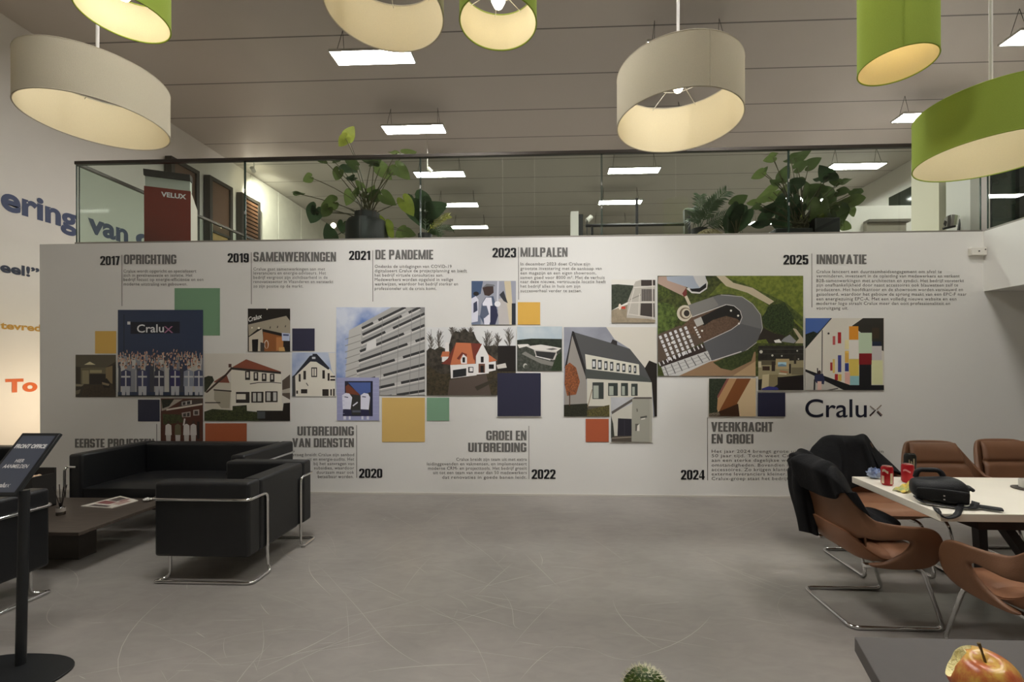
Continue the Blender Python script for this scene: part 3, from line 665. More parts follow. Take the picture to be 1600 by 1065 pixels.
# 10 roof workers
pic('picture of a worker with a cap fitting a window frame, left of the 2023 text', (737, 439, 806, 507), (164, 166, 178), [
    ((74, 94, 126), [(-16, 315), (80, 315), (60, 420), (-16, 470)]), ((120, 130, 150), [(-16, 600), (60, 600), (60, 690), (-16, 690)]), ((226, 226, 238), [(-16, 460), (20, 440), (42, 470), (36, 650), (-16, 660)]), ((40, 36, 36), circ(22, 420, 24, 18)),
    ((70, 74, 96), [(0, 500), (30, 480), (34, 560), (0, 580)]), ((196, 190, 186), [(200, 470), (292, 430), (322, 682), (210, 682)]), ((216, 202, 170), [(255, 316), (310, 316), (335, 682), (300, 682)]), ((56, 58, 64), [(215, 430), (250, 395), (286, 500), (252, 482)]), ((210, 210, 218), bar(205, 316, 200, 480, 14)), ((46, 50, 60), (318, 500, 350, 682)),
    ((84, 96, 118), [(55, 610), (70, 500), (100, 450), (165, 440), (200, 560), (180, 682), (90, 682)]), ((236, 234, 244), [(75, 500), (105, 452), (150, 452), (165, 580), (130, 682), (90, 682)]), ((52, 54, 80), [(140, 520), (185, 520), (205, 600), (180, 682), (140, 682)]), ((96, 104, 124), [(55, 600), (70, 520), (110, 520), (130, 590), (90, 625)]),
    ((70, 54, 50), [(75, 372), (112, 344), (165, 358), (168, 412), (130, 440), (92, 432)]), ((120, 122, 126), [(70, 372), (110, 338), (170, 345), (180, 358), (110, 360)]), ((238, 236, 238), circ(200, 505, 26, 24))], 7)
# 11 warehouses
pic('picture of white warehouses in a valley under a pale sky', (808, 510, 878, 579), ((88, 90, 82), (58, 62, 54), 40), [
    (((212, 220, 222), (184, 200, 210), 4), (360, 690, 740, 805)), (((60, 68, 56), (44, 50, 42), 30), [(360, 805), (480, 792), (740, 796), (740, 875), (360, 850)]), ((234, 230, 222), [(365, 842), (450, 838), (470, 850), (380, 872)]), ((234, 230, 222), [(440, 858), (560, 842), (732, 872), (690, 902), (500, 884)]), ((206, 200, 192), [(500, 884), (690, 902), (700, 965), (660, 970), (520, 940)]),
    ((56, 56, 56), [(515, 895), (685, 910), (660, 965), (525, 938)]), ((120, 118, 112), [(600, 880), (660, 870), (700, 880), (650, 890)]), ((140, 138, 130), [(430, 900), (520, 950), (740, 1010), (740, 1040), (560, 1000), (400, 920)]), ((226, 224, 220), bar(515, 938, 640, 970, 8)), (((60, 74, 50), (44, 56, 38), 60), [(690, 930), (740, 900), (740, 1065), (640, 1065)]), ((200, 198, 190), circ(430, 1020, 18, 22)), ((88, 90, 82), circ(436, 1028, 16, 18))], 7)
# 12 dark roof house
L = [((226, 220, 206), [(947, 511), (1026, 511), (1026, 600), (1012, 580), (984, 545), (960, 530)]), ((162, 156, 148), [(894, 518), (884, 578), (881, 650), (918, 650), (916, 590), (905, 545)]), ((92, 92, 92), [(894, 518), (963, 538), (984, 545), (1012, 580), (1025, 597), (915, 586), (908, 560)]),
     ((48, 46, 46), [(894, 517), (897, 518), (919, 588), (916, 592), (894, 524), (885, 575), (882, 575)]), ((58, 54, 54), [(954, 536), (957, 530), (964, 533), (964, 540)]), ((226, 222, 206), [(914, 553), (998, 569), (999, 586), (916, 577)]), ((84, 88, 84), [(914, 576), (1001, 586), (1024, 597), (1020, 599), (915, 592)]), ((216, 212, 196), [(917, 591), (1018, 597), (1020, 650), (917, 650)]), ((44, 40, 36), [(1007, 575), (1014, 563), (1026, 568), (1026, 650), (1022, 650), (1018, 597)])]
for a, b, c, e in ((925, 561, 931, 576), (934, 562, 940, 577), (944, 564, 949, 578), (953, 565, 958, 579), (963, 567, 968, 580), (972, 568, 977, 581), (982, 570, 986, 582), (990, 571, 994, 583)): L += [((66, 70, 70), (a, b, c, e)), ((226, 226, 224), (a + 1, b + 3, c - 1.5, e - 3))]
for a, b, c, e in ((925.5, 597, 943, 623), (950, 598, 965, 618), (970, 598, 981, 618), (986, 599, 996, 618)): L += [((64, 70, 66), (a, b, c, e)), ((176, 182, 168), (a + 1.5, b + 5, a + (c - a) * .55, e - 1))]
L += [((216, 212, 196), (921, 623, 946, 634)), ((96, 90, 78), (918, 634, 952, 641)), (((58, 58, 44), (40, 40, 32), 60), [(881, 632), (918, 630), (918, 650), (881, 650)]), (((112, 104, 62), (70, 66, 42), 80), [(917, 640), (952, 632), (952, 650), (917, 650)]), (((176, 104, 64), (104, 66, 46), 90), [(883, 572), (890, 566), (900, 574), (906, 596), (900, 616), (886, 618), (882, 600)]), ((84, 62, 48), bar(890, 612, 890, 634, 1.5)), ((150, 130, 100), bar(925, 608, 918, 636, 1.2))]
pic('picture of a house with a long dark slate roof and an autumn tree', (881, 511, 1026, 650), ((168, 170, 180), (150, 152, 162), 4), L, 0)
# 13 garage
o = pic('picture of a grey modern garage with a slanted roof', (954, 620, 1018, 689.5), ((202, 202, 204), (186, 188, 190), 5), [
    ((210, 206, 192), [(1145, 455), (1320, 372), (1315, 690), (1145, 690)]), ((98, 92, 86), [(1145, 440), (1340, 318), (1482, 318), (1482, 336), (1350, 336), (1150, 462)]), ((168, 166, 152), [(1318, 334), (1482, 334), (1482, 692), (1310, 692)]), ((180, 178, 164), [(1462, 334), (1482, 334), (1482, 692), (1462, 692)]), ((46, 44, 52), [(1200, 495), (1313, 500), (1313, 642), (1195, 642)]), ((66, 62, 72), (1252, 500, 1256, 640)),
    ((88, 80, 70), [(1145, 642), (1312, 640), (1312, 692), (1145, 692)]), ((150, 140, 126), bar(1150, 660, 1310, 650, 8)), ((230, 226, 214), (1343, 540, 1378, 600)), ((100, 98, 90), [(1343, 540), (1378, 540), (1360, 556), (1356, 600), (1343, 600)]), ((90, 90, 84), bar(1385, 490, 1440, 480, 16)), ((230, 226, 214), bar(1392, 502, 1425, 496, 10)), ((110, 106, 98), bar(1357, 415, 1360, 440, 10)), (((72, 74, 66), (54, 56, 48), 60), [(1142, 470), (1160, 540), (1170, 640), (1142, 660)])], 8, border=1.8)
o.location.y -= .006
# 14 scaffold
L = [(((72, 78, 64), (50, 56, 46), 40), [(1146, 345), (1200, 342), (1330, 352), (1300, 480), (1200, 530), (1146, 560)]), (((170, 154, 130), (150, 138, 116), 30), [(1146, 560), (1280, 510), (1290, 610), (1512, 636), (1512, 664), (1146, 664)]), ((190, 184, 172), [(1345, 320), (1390, 306), (1510, 306), (1510, 632), (1272, 620), (1282, 480)]), ((66, 58, 54), (1392, 306, 1510, 356)), ((78, 72, 68), (1395, 382, 1502, 482)), ((72, 66, 62), [(1390, 500), (1502, 500), (1505, 625), (1385, 602)]), ((200, 72, 56), [(1225, 545), (1232, 525), (1262, 528), (1262, 548)]), ((236, 220, 200), circ(1216, 528, 12, 26)),
     ((150, 144, 134), bar(1300, 470, 1390, 430, 8))]
for k in range(8): L.append(((206, 200, 190), bar(1400 + k * 13, 382, 1400 + k * 13, 482, 2)))
for a in ((1330, 370, 1508, 356, 9), (1280, 495, 1508, 490, 9), (1486, 306, 1490, 632, 8), (1380, 420, 1372, 600, 6), (1335, 380, 1280, 600, 6), (1290, 590, 1505, 620, 6)): L.append(((220, 214, 204), bar(*a)))
pic('small picture of scaffolding along a white facade, left of the aerial picture', (955, 437, 1023.5, 504), (230, 226, 216), L, 7)
# 15 aerial
rf, ry = (116, 116, 116), (214, 210, 206)
gr = ((128, 138, 56), (96, 108, 42), 26)
L = [(gr, [(560, 245), (1182, 245), (1182, 660), (1100, 580), (960, 440), (800, 340), (640, 290)]), (((92, 104, 50), (62, 74, 36), 30), [(570, 250), (720, 300), (900, 380), (1050, 450), (1182, 560), (1182, 640), (1000, 470), (820, 350), (640, 300)]), (((118, 128, 58), (88, 100, 44), 30), [(470, 400), (560, 300), (760, 365), (920, 470), (880, 560), (800, 450), (650, 385), (540, 385)]),
     ((204, 190, 162), [(525, 248), (600, 325), (760, 375), (925, 465), (962, 440), (800, 338), (655, 300), (590, 248)]), ((196, 182, 154), [(1100, 640), (1130, 650), (1182, 720), (1182, 756), (1120, 756), (1150, 720)]), ((150, 150, 152), [(1000, 740), (1080, 690), (1130, 740), (1110, 756)]),
     (((104, 122, 60), (58, 72, 34), 30), [(84, 455), (130, 448), (200, 470), (240, 560), (205, 640), (84, 690)]), (((90, 102, 48), (52, 62, 30), 40), [(84, 320), (150, 330), (190, 390), (150, 420), (84, 410)]),
     ((182, 156, 140), [(88, 252), (155, 252), (300, 335), (285, 405), (84, 305)]), ((120, 56, 52), [(268, 380), (300, 335), (305, 385), (285, 410)]), (ry, [(300, 345), (440, 250), (462, 300), (455, 345), (400, 382), (340, 378)]), (dk, [(325, 345), (450, 300), (450, 335), (400, 370), (340, 365)]), ((168, 176, 188), [(150, 252), (370, 246), (445, 252), (452, 300), (400, 340), (340, 345), (155, 282)]), ((206, 204, 200), [(350, 246), (440, 246), (450, 300), (400, 335), (375, 300)]),
     ((206, 194, 170), bar(295, 400, 325, 465, 22)), ((214, 204, 182), circ(290, 530, 62, 62, 20)), ((120, 104, 84), circ(292, 530, 44, 44, 20)), ((214, 204, 182), circ(298, 530, 34, 36, 16)), ((56, 50, 44), circ(302, 530, 22, 24, 14)),
     (((112, 90, 74), (92, 72, 58), 50), [(345, 555), (600, 462), (660, 470), (712, 510), (724, 560), (700, 612), (640, 652), (430, 748), (330, 760), (250, 640)]), ((38, 36, 34), [(405, 560), (600, 463), (660, 470), (712, 510), (724, 560), (715, 600), (680, 570), (600, 550), (500, 580), (430, 625)]),
     (rf, [(315, 468), (540, 392), (620, 388), (720, 405), (800, 460), (860, 540), (874, 640), (842, 740), (730, 826), (480, 892), (428, 752), (640, 650), (702, 606), (720, 560), (708, 512), (660, 474), (600, 466), (345, 557)]), ((134, 132, 128), [(315, 468), (500, 405), (545, 470), (345, 557)]), ((98, 98, 100), [(640, 650), (702, 606), (874, 650), (842, 740), (730, 826), (480, 892), (428, 752)]),
     (ry, bar(345, 557, 600, 464, 6)), (ry, bar(480, 894, 715, 818, 7)), ((190, 186, 180), [(355, 580), (410, 556), (432, 610), (380, 632)]), ((96, 82, 70), [(84, 690), (250, 622), (432, 748), (84, 905)]), ((60, 50, 46), [(84, 905), (430, 760), (450, 820), (110, 935)])]
for a in ((602, 464, 660, 474), (660, 474, 706, 512), (706, 512, 720, 560), (720, 560, 702, 606), (702, 606, 640, 652), (640, 652, 430, 750)): L.append((ry, bar(*a, 5)))
for a in ((860, 540, 874, 640), (874, 640, 842, 740), (842, 740, 730, 826), (800, 460, 860, 540), (720, 405, 800, 460), (560, 391, 720, 405)): L.append(((186, 184, 178), bar(*a, 5)))
for i in range(6):
    x = 100 + i * 38
    for j in range(6):
        u = x + j * 13; v = 700 - i * 14 + j * 32
        if v < 880 - i * 18: L.append(((224, 222, 222), bar(u, v, u + 10, v + 24, 20)))
L += [((206, 204, 200), [(110, 935), (460, 812), (492, 892), (240, 1008), (135, 1008)])]
for i in range(7): L.append(((110, 108, 106), bar(135 + i * 50, 930 - i * 17, 165 + i * 52, 1005 - i * 20, 8)))
for j in range(3): L.append(((140, 138, 134), bar(118 + j * 9, 958 + j * 24, 468 + j * 10, 832 + j * 24, 3)))
for i in range(12): L.append(((224, 222, 222), bar(92 + i * 29, 900 - i * 12.4, 104 + i * 29, 925 - i * 12.4, 9)))
for i in range(5): L.append(((232, 230, 228), bar(356 + i * 9, 640 + i * 18, 372 + i * 9, 634 + i * 18, 13)))
L += [((156, 126, 96), [(230, 1008), (480, 893), (822, 820), (822, 1008)]), (((72, 82, 46), (48, 58, 32), 40), [(500, 900), (715, 825), (822, 780), (790, 890), (640, 962), (560, 945)]), ((190, 160, 122), [(640, 1008), (822, 890), (822, 1008)]), (((64, 80, 44), (30, 40, 22), 55), [(870, 560), (930, 470), (1040, 450), (1110, 560), (1110, 640), (1050, 700), (960, 670), (890, 630)]), ((52, 46, 40), [(880, 640), (960, 680), (1050, 700), (1000, 756), (830, 756), (850, 700)]), (((120, 130, 56), (90, 100, 44), 40), [(830, 735), (900, 725), (920, 756), (830, 756)]), ((240, 238, 232), [(960, 735), (1000, 725), (1020, 752), (970, 752)])]
for x, y in ((636, 510), (690, 548), (696, 608), (418, 662), (310, 705), (192, 752)): L.append(((236, 232, 222), circ(x, y, 8)))
pic('largest picture, aerial view of a horseshoe-shaped building in green grounds', (1027, 431, 1254, 587), ((86, 94, 48), (50, 56, 30), 30), L, 9)
# 16 showroom
L = [((70, 68, 62), (440, 345, 820, 352)), ((70, 68, 62), (440, 385, 820, 390)), ((160, 150, 116), [(440, 450), (820, 440), (820, 560), (440, 600)]), ((96, 90, 70), (440, 440, 590, 480)), ((184, 164, 122), (590, 428, 702, 512)), ((168, 206, 222), (608, 456, 678, 492)), ((110, 140, 160), [(608, 478), (640, 470), (678, 480), (678, 492), (608, 492)]), ((56, 46, 40), (555, 450, 584, 530)), ((206, 196, 164), (440, 450, 470, 500)), ((200, 186, 148), [(480, 560), (535, 555), (530, 690), (470, 690)]), ((140, 128, 96), [(535, 560), (612, 560), (606, 640), (530, 690)]),
     ((176, 120, 90), bar(625, 530, 690, 540, 14)), ((230, 222, 200), bar(615, 550, 680, 555, 8)), ((44, 36, 32), (700, 470, 716, 550)), ((34, 28, 27), [(605, 580), (822, 575), (822, 692), (605, 692)]), ((60, 60, 128), [(470, 676), (530, 656), (600, 664), (616, 680), (590, 692), (480, 692)]), ((60, 44, 34), (480, 490, 540, 525)), ((120, 112, 88), (720, 500, 820, 560)), ((60, 54, 46), (740, 400, 760, 470))]
for x, y, r in ((468, 370, 14), (562, 400, 9), (640, 404, 7), (768, 362, 7), (778, 430, 6)): L.append(((206, 204, 190), circ(x, y, r)))
o = pic('small picture of a dim showroom with a screen, at the corner of the aerial picture', (1183.5, 540, 1254, 609), ((50, 48, 42), (38, 36, 32), 30), L, 11, border=2.2); o.location.y -= .006
# 17 coloured facade
L = [((74, 104, 168), [(838, 88), (1057, 88), (838, 342)]), (((44, 54, 44), (30, 38, 32), 60), [(838, 225), (905, 200), (935, 215), (985, 170), (838, 342)]), ((40, 38, 36), bar(1057, 88, 838, 340, 7)), ((52, 50, 44), [(1320, 88), (1488, 88), (1488, 365), (1392, 322), (1392, 282), (1225, 155)]), ((40, 48, 66), (1392, 285, 1470, 325)), ((66, 54, 42), (1392, 170, 1450, 260))]
for c, r in (((176, 44, 48), (1107, 208, 1135, 300)), ((190, 92, 88), (1065, 240, 1086, 312)), ((226, 150, 50), (1200, 158, 1278, 270)), ((232, 220, 168), (1165, 270, 1200, 350)), ((232, 226, 216), (1200, 275, 1280, 425)), ((196, 214, 184), (1280, 212, 1390, 382)), ((134, 34, 38), (1283, 383, 1390, 476)), ((34, 34, 36), (1285, 476, 1386, 646)), ((206, 200, 196), (1390, 322, 1472, 440)), ((222, 222, 172), (1388, 440, 1480, 642)),
             ((222, 196, 96), (1200, 430, 1282, 570)), ((150, 196, 200), (1208, 570, 1284, 646)), ((60, 72, 142), (1166, 464, 1198, 532)), ((70, 74, 142), (1108, 398, 1136, 538)), ((176, 60, 56), (1044, 458, 1063, 526)), ((226, 194, 110), (1065, 430, 1083, 545)), ((226, 178, 166), (1165, 540, 1208, 640)), ((226, 178, 84), (1166, 364, 1198, 460)), ((176, 44, 48), (1082, 554, 1108, 606)), ((222, 190, 96), (1110, 556, 1138, 612)), ((240, 200, 100), (1170, 362, 1196, 380))): L.append((c, r))
L += [((196, 192, 182), [(838, 520), (1210, 690), (838, 690)]), ((34, 34, 36), [(838, 514), (1210, 646), (1490, 646), (1490, 692), (1165, 692), (838, 534)]), ((40, 38, 38), bar(978, 190, 975, 560, 7)), ((48, 52, 80), [(912, 600), (915, 565), (940, 550), (985, 552), (998, 600), (992, 640), (930, 630)]), ((44, 40, 40), bar(940, 560, 938, 505, 9)), ((60, 44, 40), circ(955, 540, 13, 17)), ((226, 190, 176), (938, 615, 972, 690)), ((60, 56, 54), bar(1020, 690, 1110, 672, 8)), ((60, 56, 54), circ(1030, 218, 9)), ((44, 42, 44), bar(915, 600, 912, 690, 14))]
pic('picture of a white facade with coloured squares and a passer-by, above the logo', (1257, 497, 1380, 609), (222, 216, 202), L, 11)
# 18 eaves
pic('picture of brown roof eaves seen from below, over the 2024 heading', (1107, 591, 1180, 650), (216, 190, 150), [
    (((64, 72, 54), (38, 44, 34), 60), [(38, 588), (215, 588), (110, 740), (110, 906), (38, 906)]), ((140, 86, 76), [(188, 588), (220, 588), (122, 766), (104, 742)]), ((194, 152, 108), [(208, 588), (295, 588), (128, 864), (104, 850), (110, 762)]), ((132, 80, 44), [(270, 588), (388, 588), (272, 796), (282, 905), (108, 880), (126, 856)]), ((64, 42, 28), [(118, 866), (280, 800), (292, 906), (38, 906), (60, 880)]), (((150, 140, 120), (60, 50, 40), 90), [(40, 880), (120, 870), (130, 900), (40, 904)])], 11)
square('navy square under the showroom picture, beside the eaves picture', (1183, 613, 1226, 650), (44, 44, 66))
# company logo
t = thing('company_logo', 'large Cralux logo printed on the mural above the black coat', 'logo', W(1257, 652))
m = MB(); text_on(m, 'Cralu', 1258, 1354, 623.5, 651.5, lambda x, y: W(x, y), .006, 8); m.build('logo_letters', pm((34, 36, 52)), t, smooth=False, fix=False)
m = MB()
for i, (c, q) in enumerate((((120, 96, 88), (1359, 650, 1366.5, 642)), ((60, 52, 60), (1358.5, 649, 1368, 640)), ((150, 140, 130), (1359, 634, 1366, 639.5)), ((44, 40, 50), (1376.5, 650, 1370, 643)), ((130, 104, 92), (1378, 648.5, 1371, 641.5)), ((150, 136, 120), (1377, 632.5, 1369.5, 639.5)))):
    m.prism(bar(*q, 1.7), 0, .0005, lambda x, y, t_: W(x, y, t_), i)
m.build('logo_cross', [pm(c) for c in ((120, 96, 88), (60, 52, 60), (150, 140, 130), (44, 40, 50), (130, 104, 92), (150, 136, 120))], t, smooth=False, fix=False)
# ---- dated texts
ink, hd, ln_, pr_ = pm((24, 24, 28)), pm((112, 110, 106)), pm((128, 124, 118)), pm((112, 108, 104))
def entry(label, year, heads, div, para, align):
    t = thing('timeline_text', label, 'printed text', W(div[0], div[2]), 0, 'dated texts on the mural')
    fn = lambda x, y: W(x, y, .0006)
    if year:
        m = MB(); block_on(m, year[0], *year[1:], fn); m.build('year', ink, t, smooth=False, fix=False)
    m = MB()
    for h in heads: block_on(m, *h, fn)
    m.build('heading', hd, t, smooth=False, fix=False)
    MB().box(*W(div[0] - .4, div[2]).to_tuple(), *(W(div[0] + .4, div[1]) + Vector((0, .001, 0))).to_tuple()).build('divider_line', ln_, t, smooth=False)
    if para:
        for txt, a, b, yc in para:
            m = MB(); text_on(m, txt, a, b, yc - 2.6, yc + 2.2, fn, 0, 2, 1.08); m.build('paragraph_line', pr_, t, smooth=False, fix=False)
entry('text dated 2017 with the heading OPRICHTING', ('2017', 157, 187.5, 400, 414), [('OPRICHTING', 194, 276, 397.7, 412.5)], (190.8, 398, 478), [
    ('Cralux wordt opgericht en specialiseert', 193.4, 307, 423.5), ('zich in gevelrenovatie en isolatie. Het', 193.4, 301, 430), ('bedrijf focust op energie-efficiëntie en een', 193.4, 318, 436.6), ('moderne uitstraling van gebouwen.', 193.4, 293, 443.7)], 'l')
entry('text dated 2019 with the heading SAMENWERKINGEN', ('2019', 356, 389.2, 395.7, 410), [('SAMENWERKINGEN', 396.2, 525.3, 393.6, 408.4)], (392.9, 394, 475), [
    ('Cralux gaat samenwerkingen aan met', 396.2, 508, 420.3), ('leveranciers en energie-adviseurs. Het', 396.2, 509.5, 426.5), ('bedrijf vergroot zijn zichtbaarheid in de', 396.2, 512, 433.4), ('renovatiesector in Vlaanderen en versterkt', 396.2, 521, 440), ('zo zijn positie op de markt.', 396.2, 474, 447)], 'l')
entry('text dated 2021 with the heading DE PANDEMIE', ('2021', 545.5, 578.9, 391.9, 406), [('DE PANDEMIE', 586.6, 677, 390.2, 405)], (582.6, 391, 471), [
    ('Ondanks de uitdagingen van COVID-19', 585.7, 705.7, 416.2), ('digitaliseert Cralux de projectplanning en biedt', 585.7, 729.5, 423), ('het bedrijf virtuele consultaties aan.', 585.7, 692.6, 429.8), ('Medewerkers worden opgeleid in veilige', 585.7, 708, 436.7), ('werkwijzen, waardoor het bedrijf sterker en', 585.7, 715.6, 443.6), ('professioneler uit de crisis komt.', 585.7, 682, 450.7)], 'l')
entry('text dated 2023 with the heading MIJLPALEN', ('2023', 769.5, 806.6, 387.2, 402), [('MIJLPALEN', 813.2, 886.8, 386.6, 401)], (810.2, 386, 468), [
    ('In december 2023 doet Cralux zijn', 813.2, 922, 412.3), ('grootste investering met de aankoop van', 813.2, 940, 419.4), ('een magazijn en een eigen showroom,', 813.2, 931.5, 426.4), ('samen goed voor 8000 m². Met de verhuis', 813.2, 944.6, 433.5), ('naar deze nieuwe, vertrouwde locatie heeft', 813.2, 946.5, 440), ('het bedrijf alles in huis om zijn', 813.2, 906.5, 447), ('succesverhaal verder te zetten.', 813.2, 909, 454.2)], 'l')
entry('text dated 2025 with the heading INNOVATIE', ('2025', 1223.8, 1262.8, 398.2, 413), [('INNOVATIE', 1275.6, 1353.6, 397.6, 412.4)], (1268.3, 396, 480), [
    ('Cralux lanceert een duurzaamheidsengagement om afval te', 1275.3, 1471, 424.3), ('verminderen, investeert in de opleiding van medewerkers en verkent', 1275.3, 1499, 431.1), ('B2B-samenwerkingen met architecten en syndici. Het bedrijf versterkt', 1275.3, 1505.5, 438.4), ('zijn onafhankelijkheid door naast accessoires ook blauwsteen zelf te', 1275.3, 1496.6, 445.3),
    ('produceren. Het hoofdkantoor en de showroom worden vernieuwd en', 1275.3, 1504, 452.4), ('geïsoleerd, waardoor het gebouw de sprong maakt van een EPC-F naar', 1275.3, 1509.8, 459.6), ('een energiezuinig EPC-A. Met een volledig nieuwe website en een', 1275.3, 1494, 466.9), ('moderner logo straalt Cralux meer dan ooit professionaliteit en', 1275.3, 1484, 473.9), ('vooruitgang uit.', 1275.3, 1325, 481.3)], 'l')
entry('heading EERSTE PROJECTEN half hidden behind the sofa', None, [('EERSTE PROJECTEN', 117.6, 241, 685, 698.7)], (245.2, 662, 760), None, 'l')
entry('text dated 2020 with the heading UITBREIDING VAN DIENSTEN', ('2020', 561.2, 597.6, 731.8, 746), [('UITBREIDING', 464.8, 553.2, 665.8, 680), ('VAN DIENSTEN', 457, 553.2, 684.2, 698.2)], (557.4, 664, 746), [
    ('vroeg breidt Cralux zijn aanbod', 457.5, 553.5, 710), ('uit en energie-audits. Het', 480, 553.5, 717), ('bij het aanvragen van', 490.5, 553.5, 724), ('subsidies, waardoor', 491, 553.5, 730.7), ('duurzaam maar ook', 495, 553.5, 737.5), ('betaalbaar worden.', 497, 552.5, 744.2)], 'r')
entry('text dated 2022 with the heading GROEI EN UITBREIDING', ('2022', 830.7, 868, 733, 747.7), [('GROEI EN', 759.7, 822.6, 672.4, 687.3), ('UITBREIDING', 731.5, 822.6, 691.2, 705.6)], (826.4, 665, 748), [
    ('Cralux breidt zijn team uit met extra', 713, 823, 717.3), ('leidinggevenden en vakmensen, en implementeert', 667, 823, 724.3), ('moderne CRM- en projecttools. Het bedrijf groeit', 669, 823, 731.2), ('uit tot een team van meer dan 50 medewerkers', 677, 823, 738), ('dat renovaties in goede banen leidt.', 691, 823, 745.3)], 'r')
entry('text dated 2024 with the heading VEERKRACHT EN GROEI', ('2024', 1063.7, 1101.2, 733.8, 748.7), [('VEERKRACHT', 1111, 1207.7, 659, 674), ('EN GROEI', 1111.7, 1177, 677.8, 692.5)], (1105.4, 652, 750), [
    ('Het jaar 2024 brengt grote uitdagingen, een crisis en veel in', 1111.7, 1380, 704.8), ('50 jaar tijd. Toch weet Cralux zijn projecten met durf en', 1111.7, 1378, 711.7), ('aan een sterke dagelijkse werking en nieuwe', 1111.7, 1300, 718.7), ('omstandigheden. Bovendien investeert', 1111.7, 1270, 726.2), ('accessoires. Zo krijgen klanten meer ruimte', 1111.7, 1290, 733.3), ('externe leveranciers kleiner. Met meer', 1111.7, 1272, 740.2), ('Cralux-groep staat het bedrijf sterker dan', 1111.7, 1280, 747.3)], 'l')
# ================================================================== lounge
leather = mat('black_leather', (30, 31, 33), .42, 0, .5, noise=.18, scale=9, bump=.12, bscale=170)
chrome = mat('chrome', (222, 222, 222), .08, 1.0)
def lounge(name, label, cat, loc, rz, Wd, D=.82, group=None):
    """box sofa in black leather on chrome tube frames; local +x is the open front, y runs along the seat"""
    t = thing(name, label, cat, loc, rz, group); T = .13; z0, z1 = .18, .70; x0, x1 = -D / 2, D / 2
    for sg in (-1, 1):
        y0 = sg * Wd / 2; y1 = y0 - sg * T
        MB().box(x0, min(y0, y1), z0, x1, max(y0, y1), z1).build('armrest', leather, t, world=False, bevel=.022, seg=4)
    MB().box(x0, -Wd / 2 + T, z0, x0 + T + .02, Wd / 2 - T, z1 - .003).build('backrest', leather, t, world=False, bevel=.025, seg=4)
    # seat cushion with a softly crowned top
    a, b = x0 + T + .02, x1 - .01; c, d = -Wd / 2 + T, Wd / 2 - T
    def top(u, v):
        e = (1 - (2 * u - 1) ** 6) * (1 - (2 * v - 1) ** 6)
        return (a + (b - a) * u, c + (d - c) * v, .385 + .05 * e)
    m = MB(); m.grid(top, 14, 20); m.box(a, c + .004, z0 + .01, b, d - .004, .39); m.build('seat_cushion', leather, t, world=False, bevel=.01)
    zr, r = .585, .0105
    for sg in (-1, 1):
        y = sg * (Wd / 2 + r); q = sg
        pts = [(x1 - .06, y - q * (T * .6), z0 + .01), (x1 - .06, y - q * (T * .6), .012), (x1 + .005, y, .012), (x0 - .03, y, .012), (x0 - .03, y - q * .2, .012), (x0 - r, y - q * .2, .06), (x0 - r, y - q * .2, zr), (x0 - r, y, zr), (x1 + r, y, zr), (x1 + r, y - q * T * .8, zr)]
        MB().tube(round_path(pts, .045, 5), r, 10).build('frame', chrome, t, world=False)
        MB().tube([(x0 - r, y - q * .2, .2), (x0 + .03, y - q * .26, .185)], .006, 8).build('bracket', chrome, t, world=False)
    return t
# armchair right of the coffee table: its back looks to +x
lounge('armchair', 'black leather armchair with chrome frame right of the coffee table', 'armchair', (-2.42, 3.43, 0), PI, .82, .68, 'black leather lounge seats')
so = lounge('sofa', 'long black leather sofa against the mural wall', 'sofa', (-3.615, 4.37, 0), -PI / 2, 1.67, .80, 'black leather lounge seats')
lounge('armchair', 'black leather armchair cut by the left edge, behind the sign stand', 'armchair', (-3.77, 2.51, 0), PI / 2, .86, .72, 'black leather lounge seats')
lounge('armchair', 'black leather seat far left beside the sofa, mostly behind the sign', 'armchair', (-5.78, 4.0, 0), 0, .9, .74, 'black leather lounge seats')
MB().tube(round_path([(.40, -.62, .012), (.42, -.846, .012), (.42, -.846, .585), (.30, -.846, .585)], .04, 5), .0105, 10).build('frame', chrome, so, world=False)
# coffee table
t = thing('coffee_table', 'low dark wooden coffee table between the black seats', 'table', (-3.98, 3.5, 0))
wood = mat('dark_oak', (84, 74, 66), .45, 0, .4, noise=.28, scale=6, stretch=(1, 7, 1), bump=.05)
MB().box(-4.6, 3.08, .295, -3.375, 3.91, .32).build('tabletop', wood, t, bevel=.003)
MB().box(-4.35, 3.36, 0, -3.68, 3.5, .295).build('plinth', mat('dark_plinth', (74, 67, 61), .5), t, bevel=.003)
# reed diffuser
p = atZ(95, 804, .32)
t = thing('reed_diffuser', 'glass reed diffuser with dark sticks on the coffee table', 'diffuser', p)
MB().lathe([(.026, 0), (.029, .004), (.029, .05), (.024, .062), (.011, .07), (.011, .085)], 20).build('bottle', glass('bottle_glass', (196, 190, 184), 1.45, .1), t, world=False)
MB().lathe([(.0296, .028), (.0296, .056)], 20).build('paper_label', mat('grey_label', (168, 160, 152), .6), t, world=False)
MB().lathe([(.013, .083), (.013, .1)], 14).build('collar', mat('black_cap', (24, 22, 22), .4), t, world=False)
for dx, dy, h in ((.04, .01, .24), (-.05, -.01, .23), (.045, -.02, .23), (-.035, .02, .24)):
    MB().tube([(0, 0, .04), (dx, dy, h)], .003, 6).build('reed', mat('reed_dark', (40, 32, 30), .7), t, world=False)
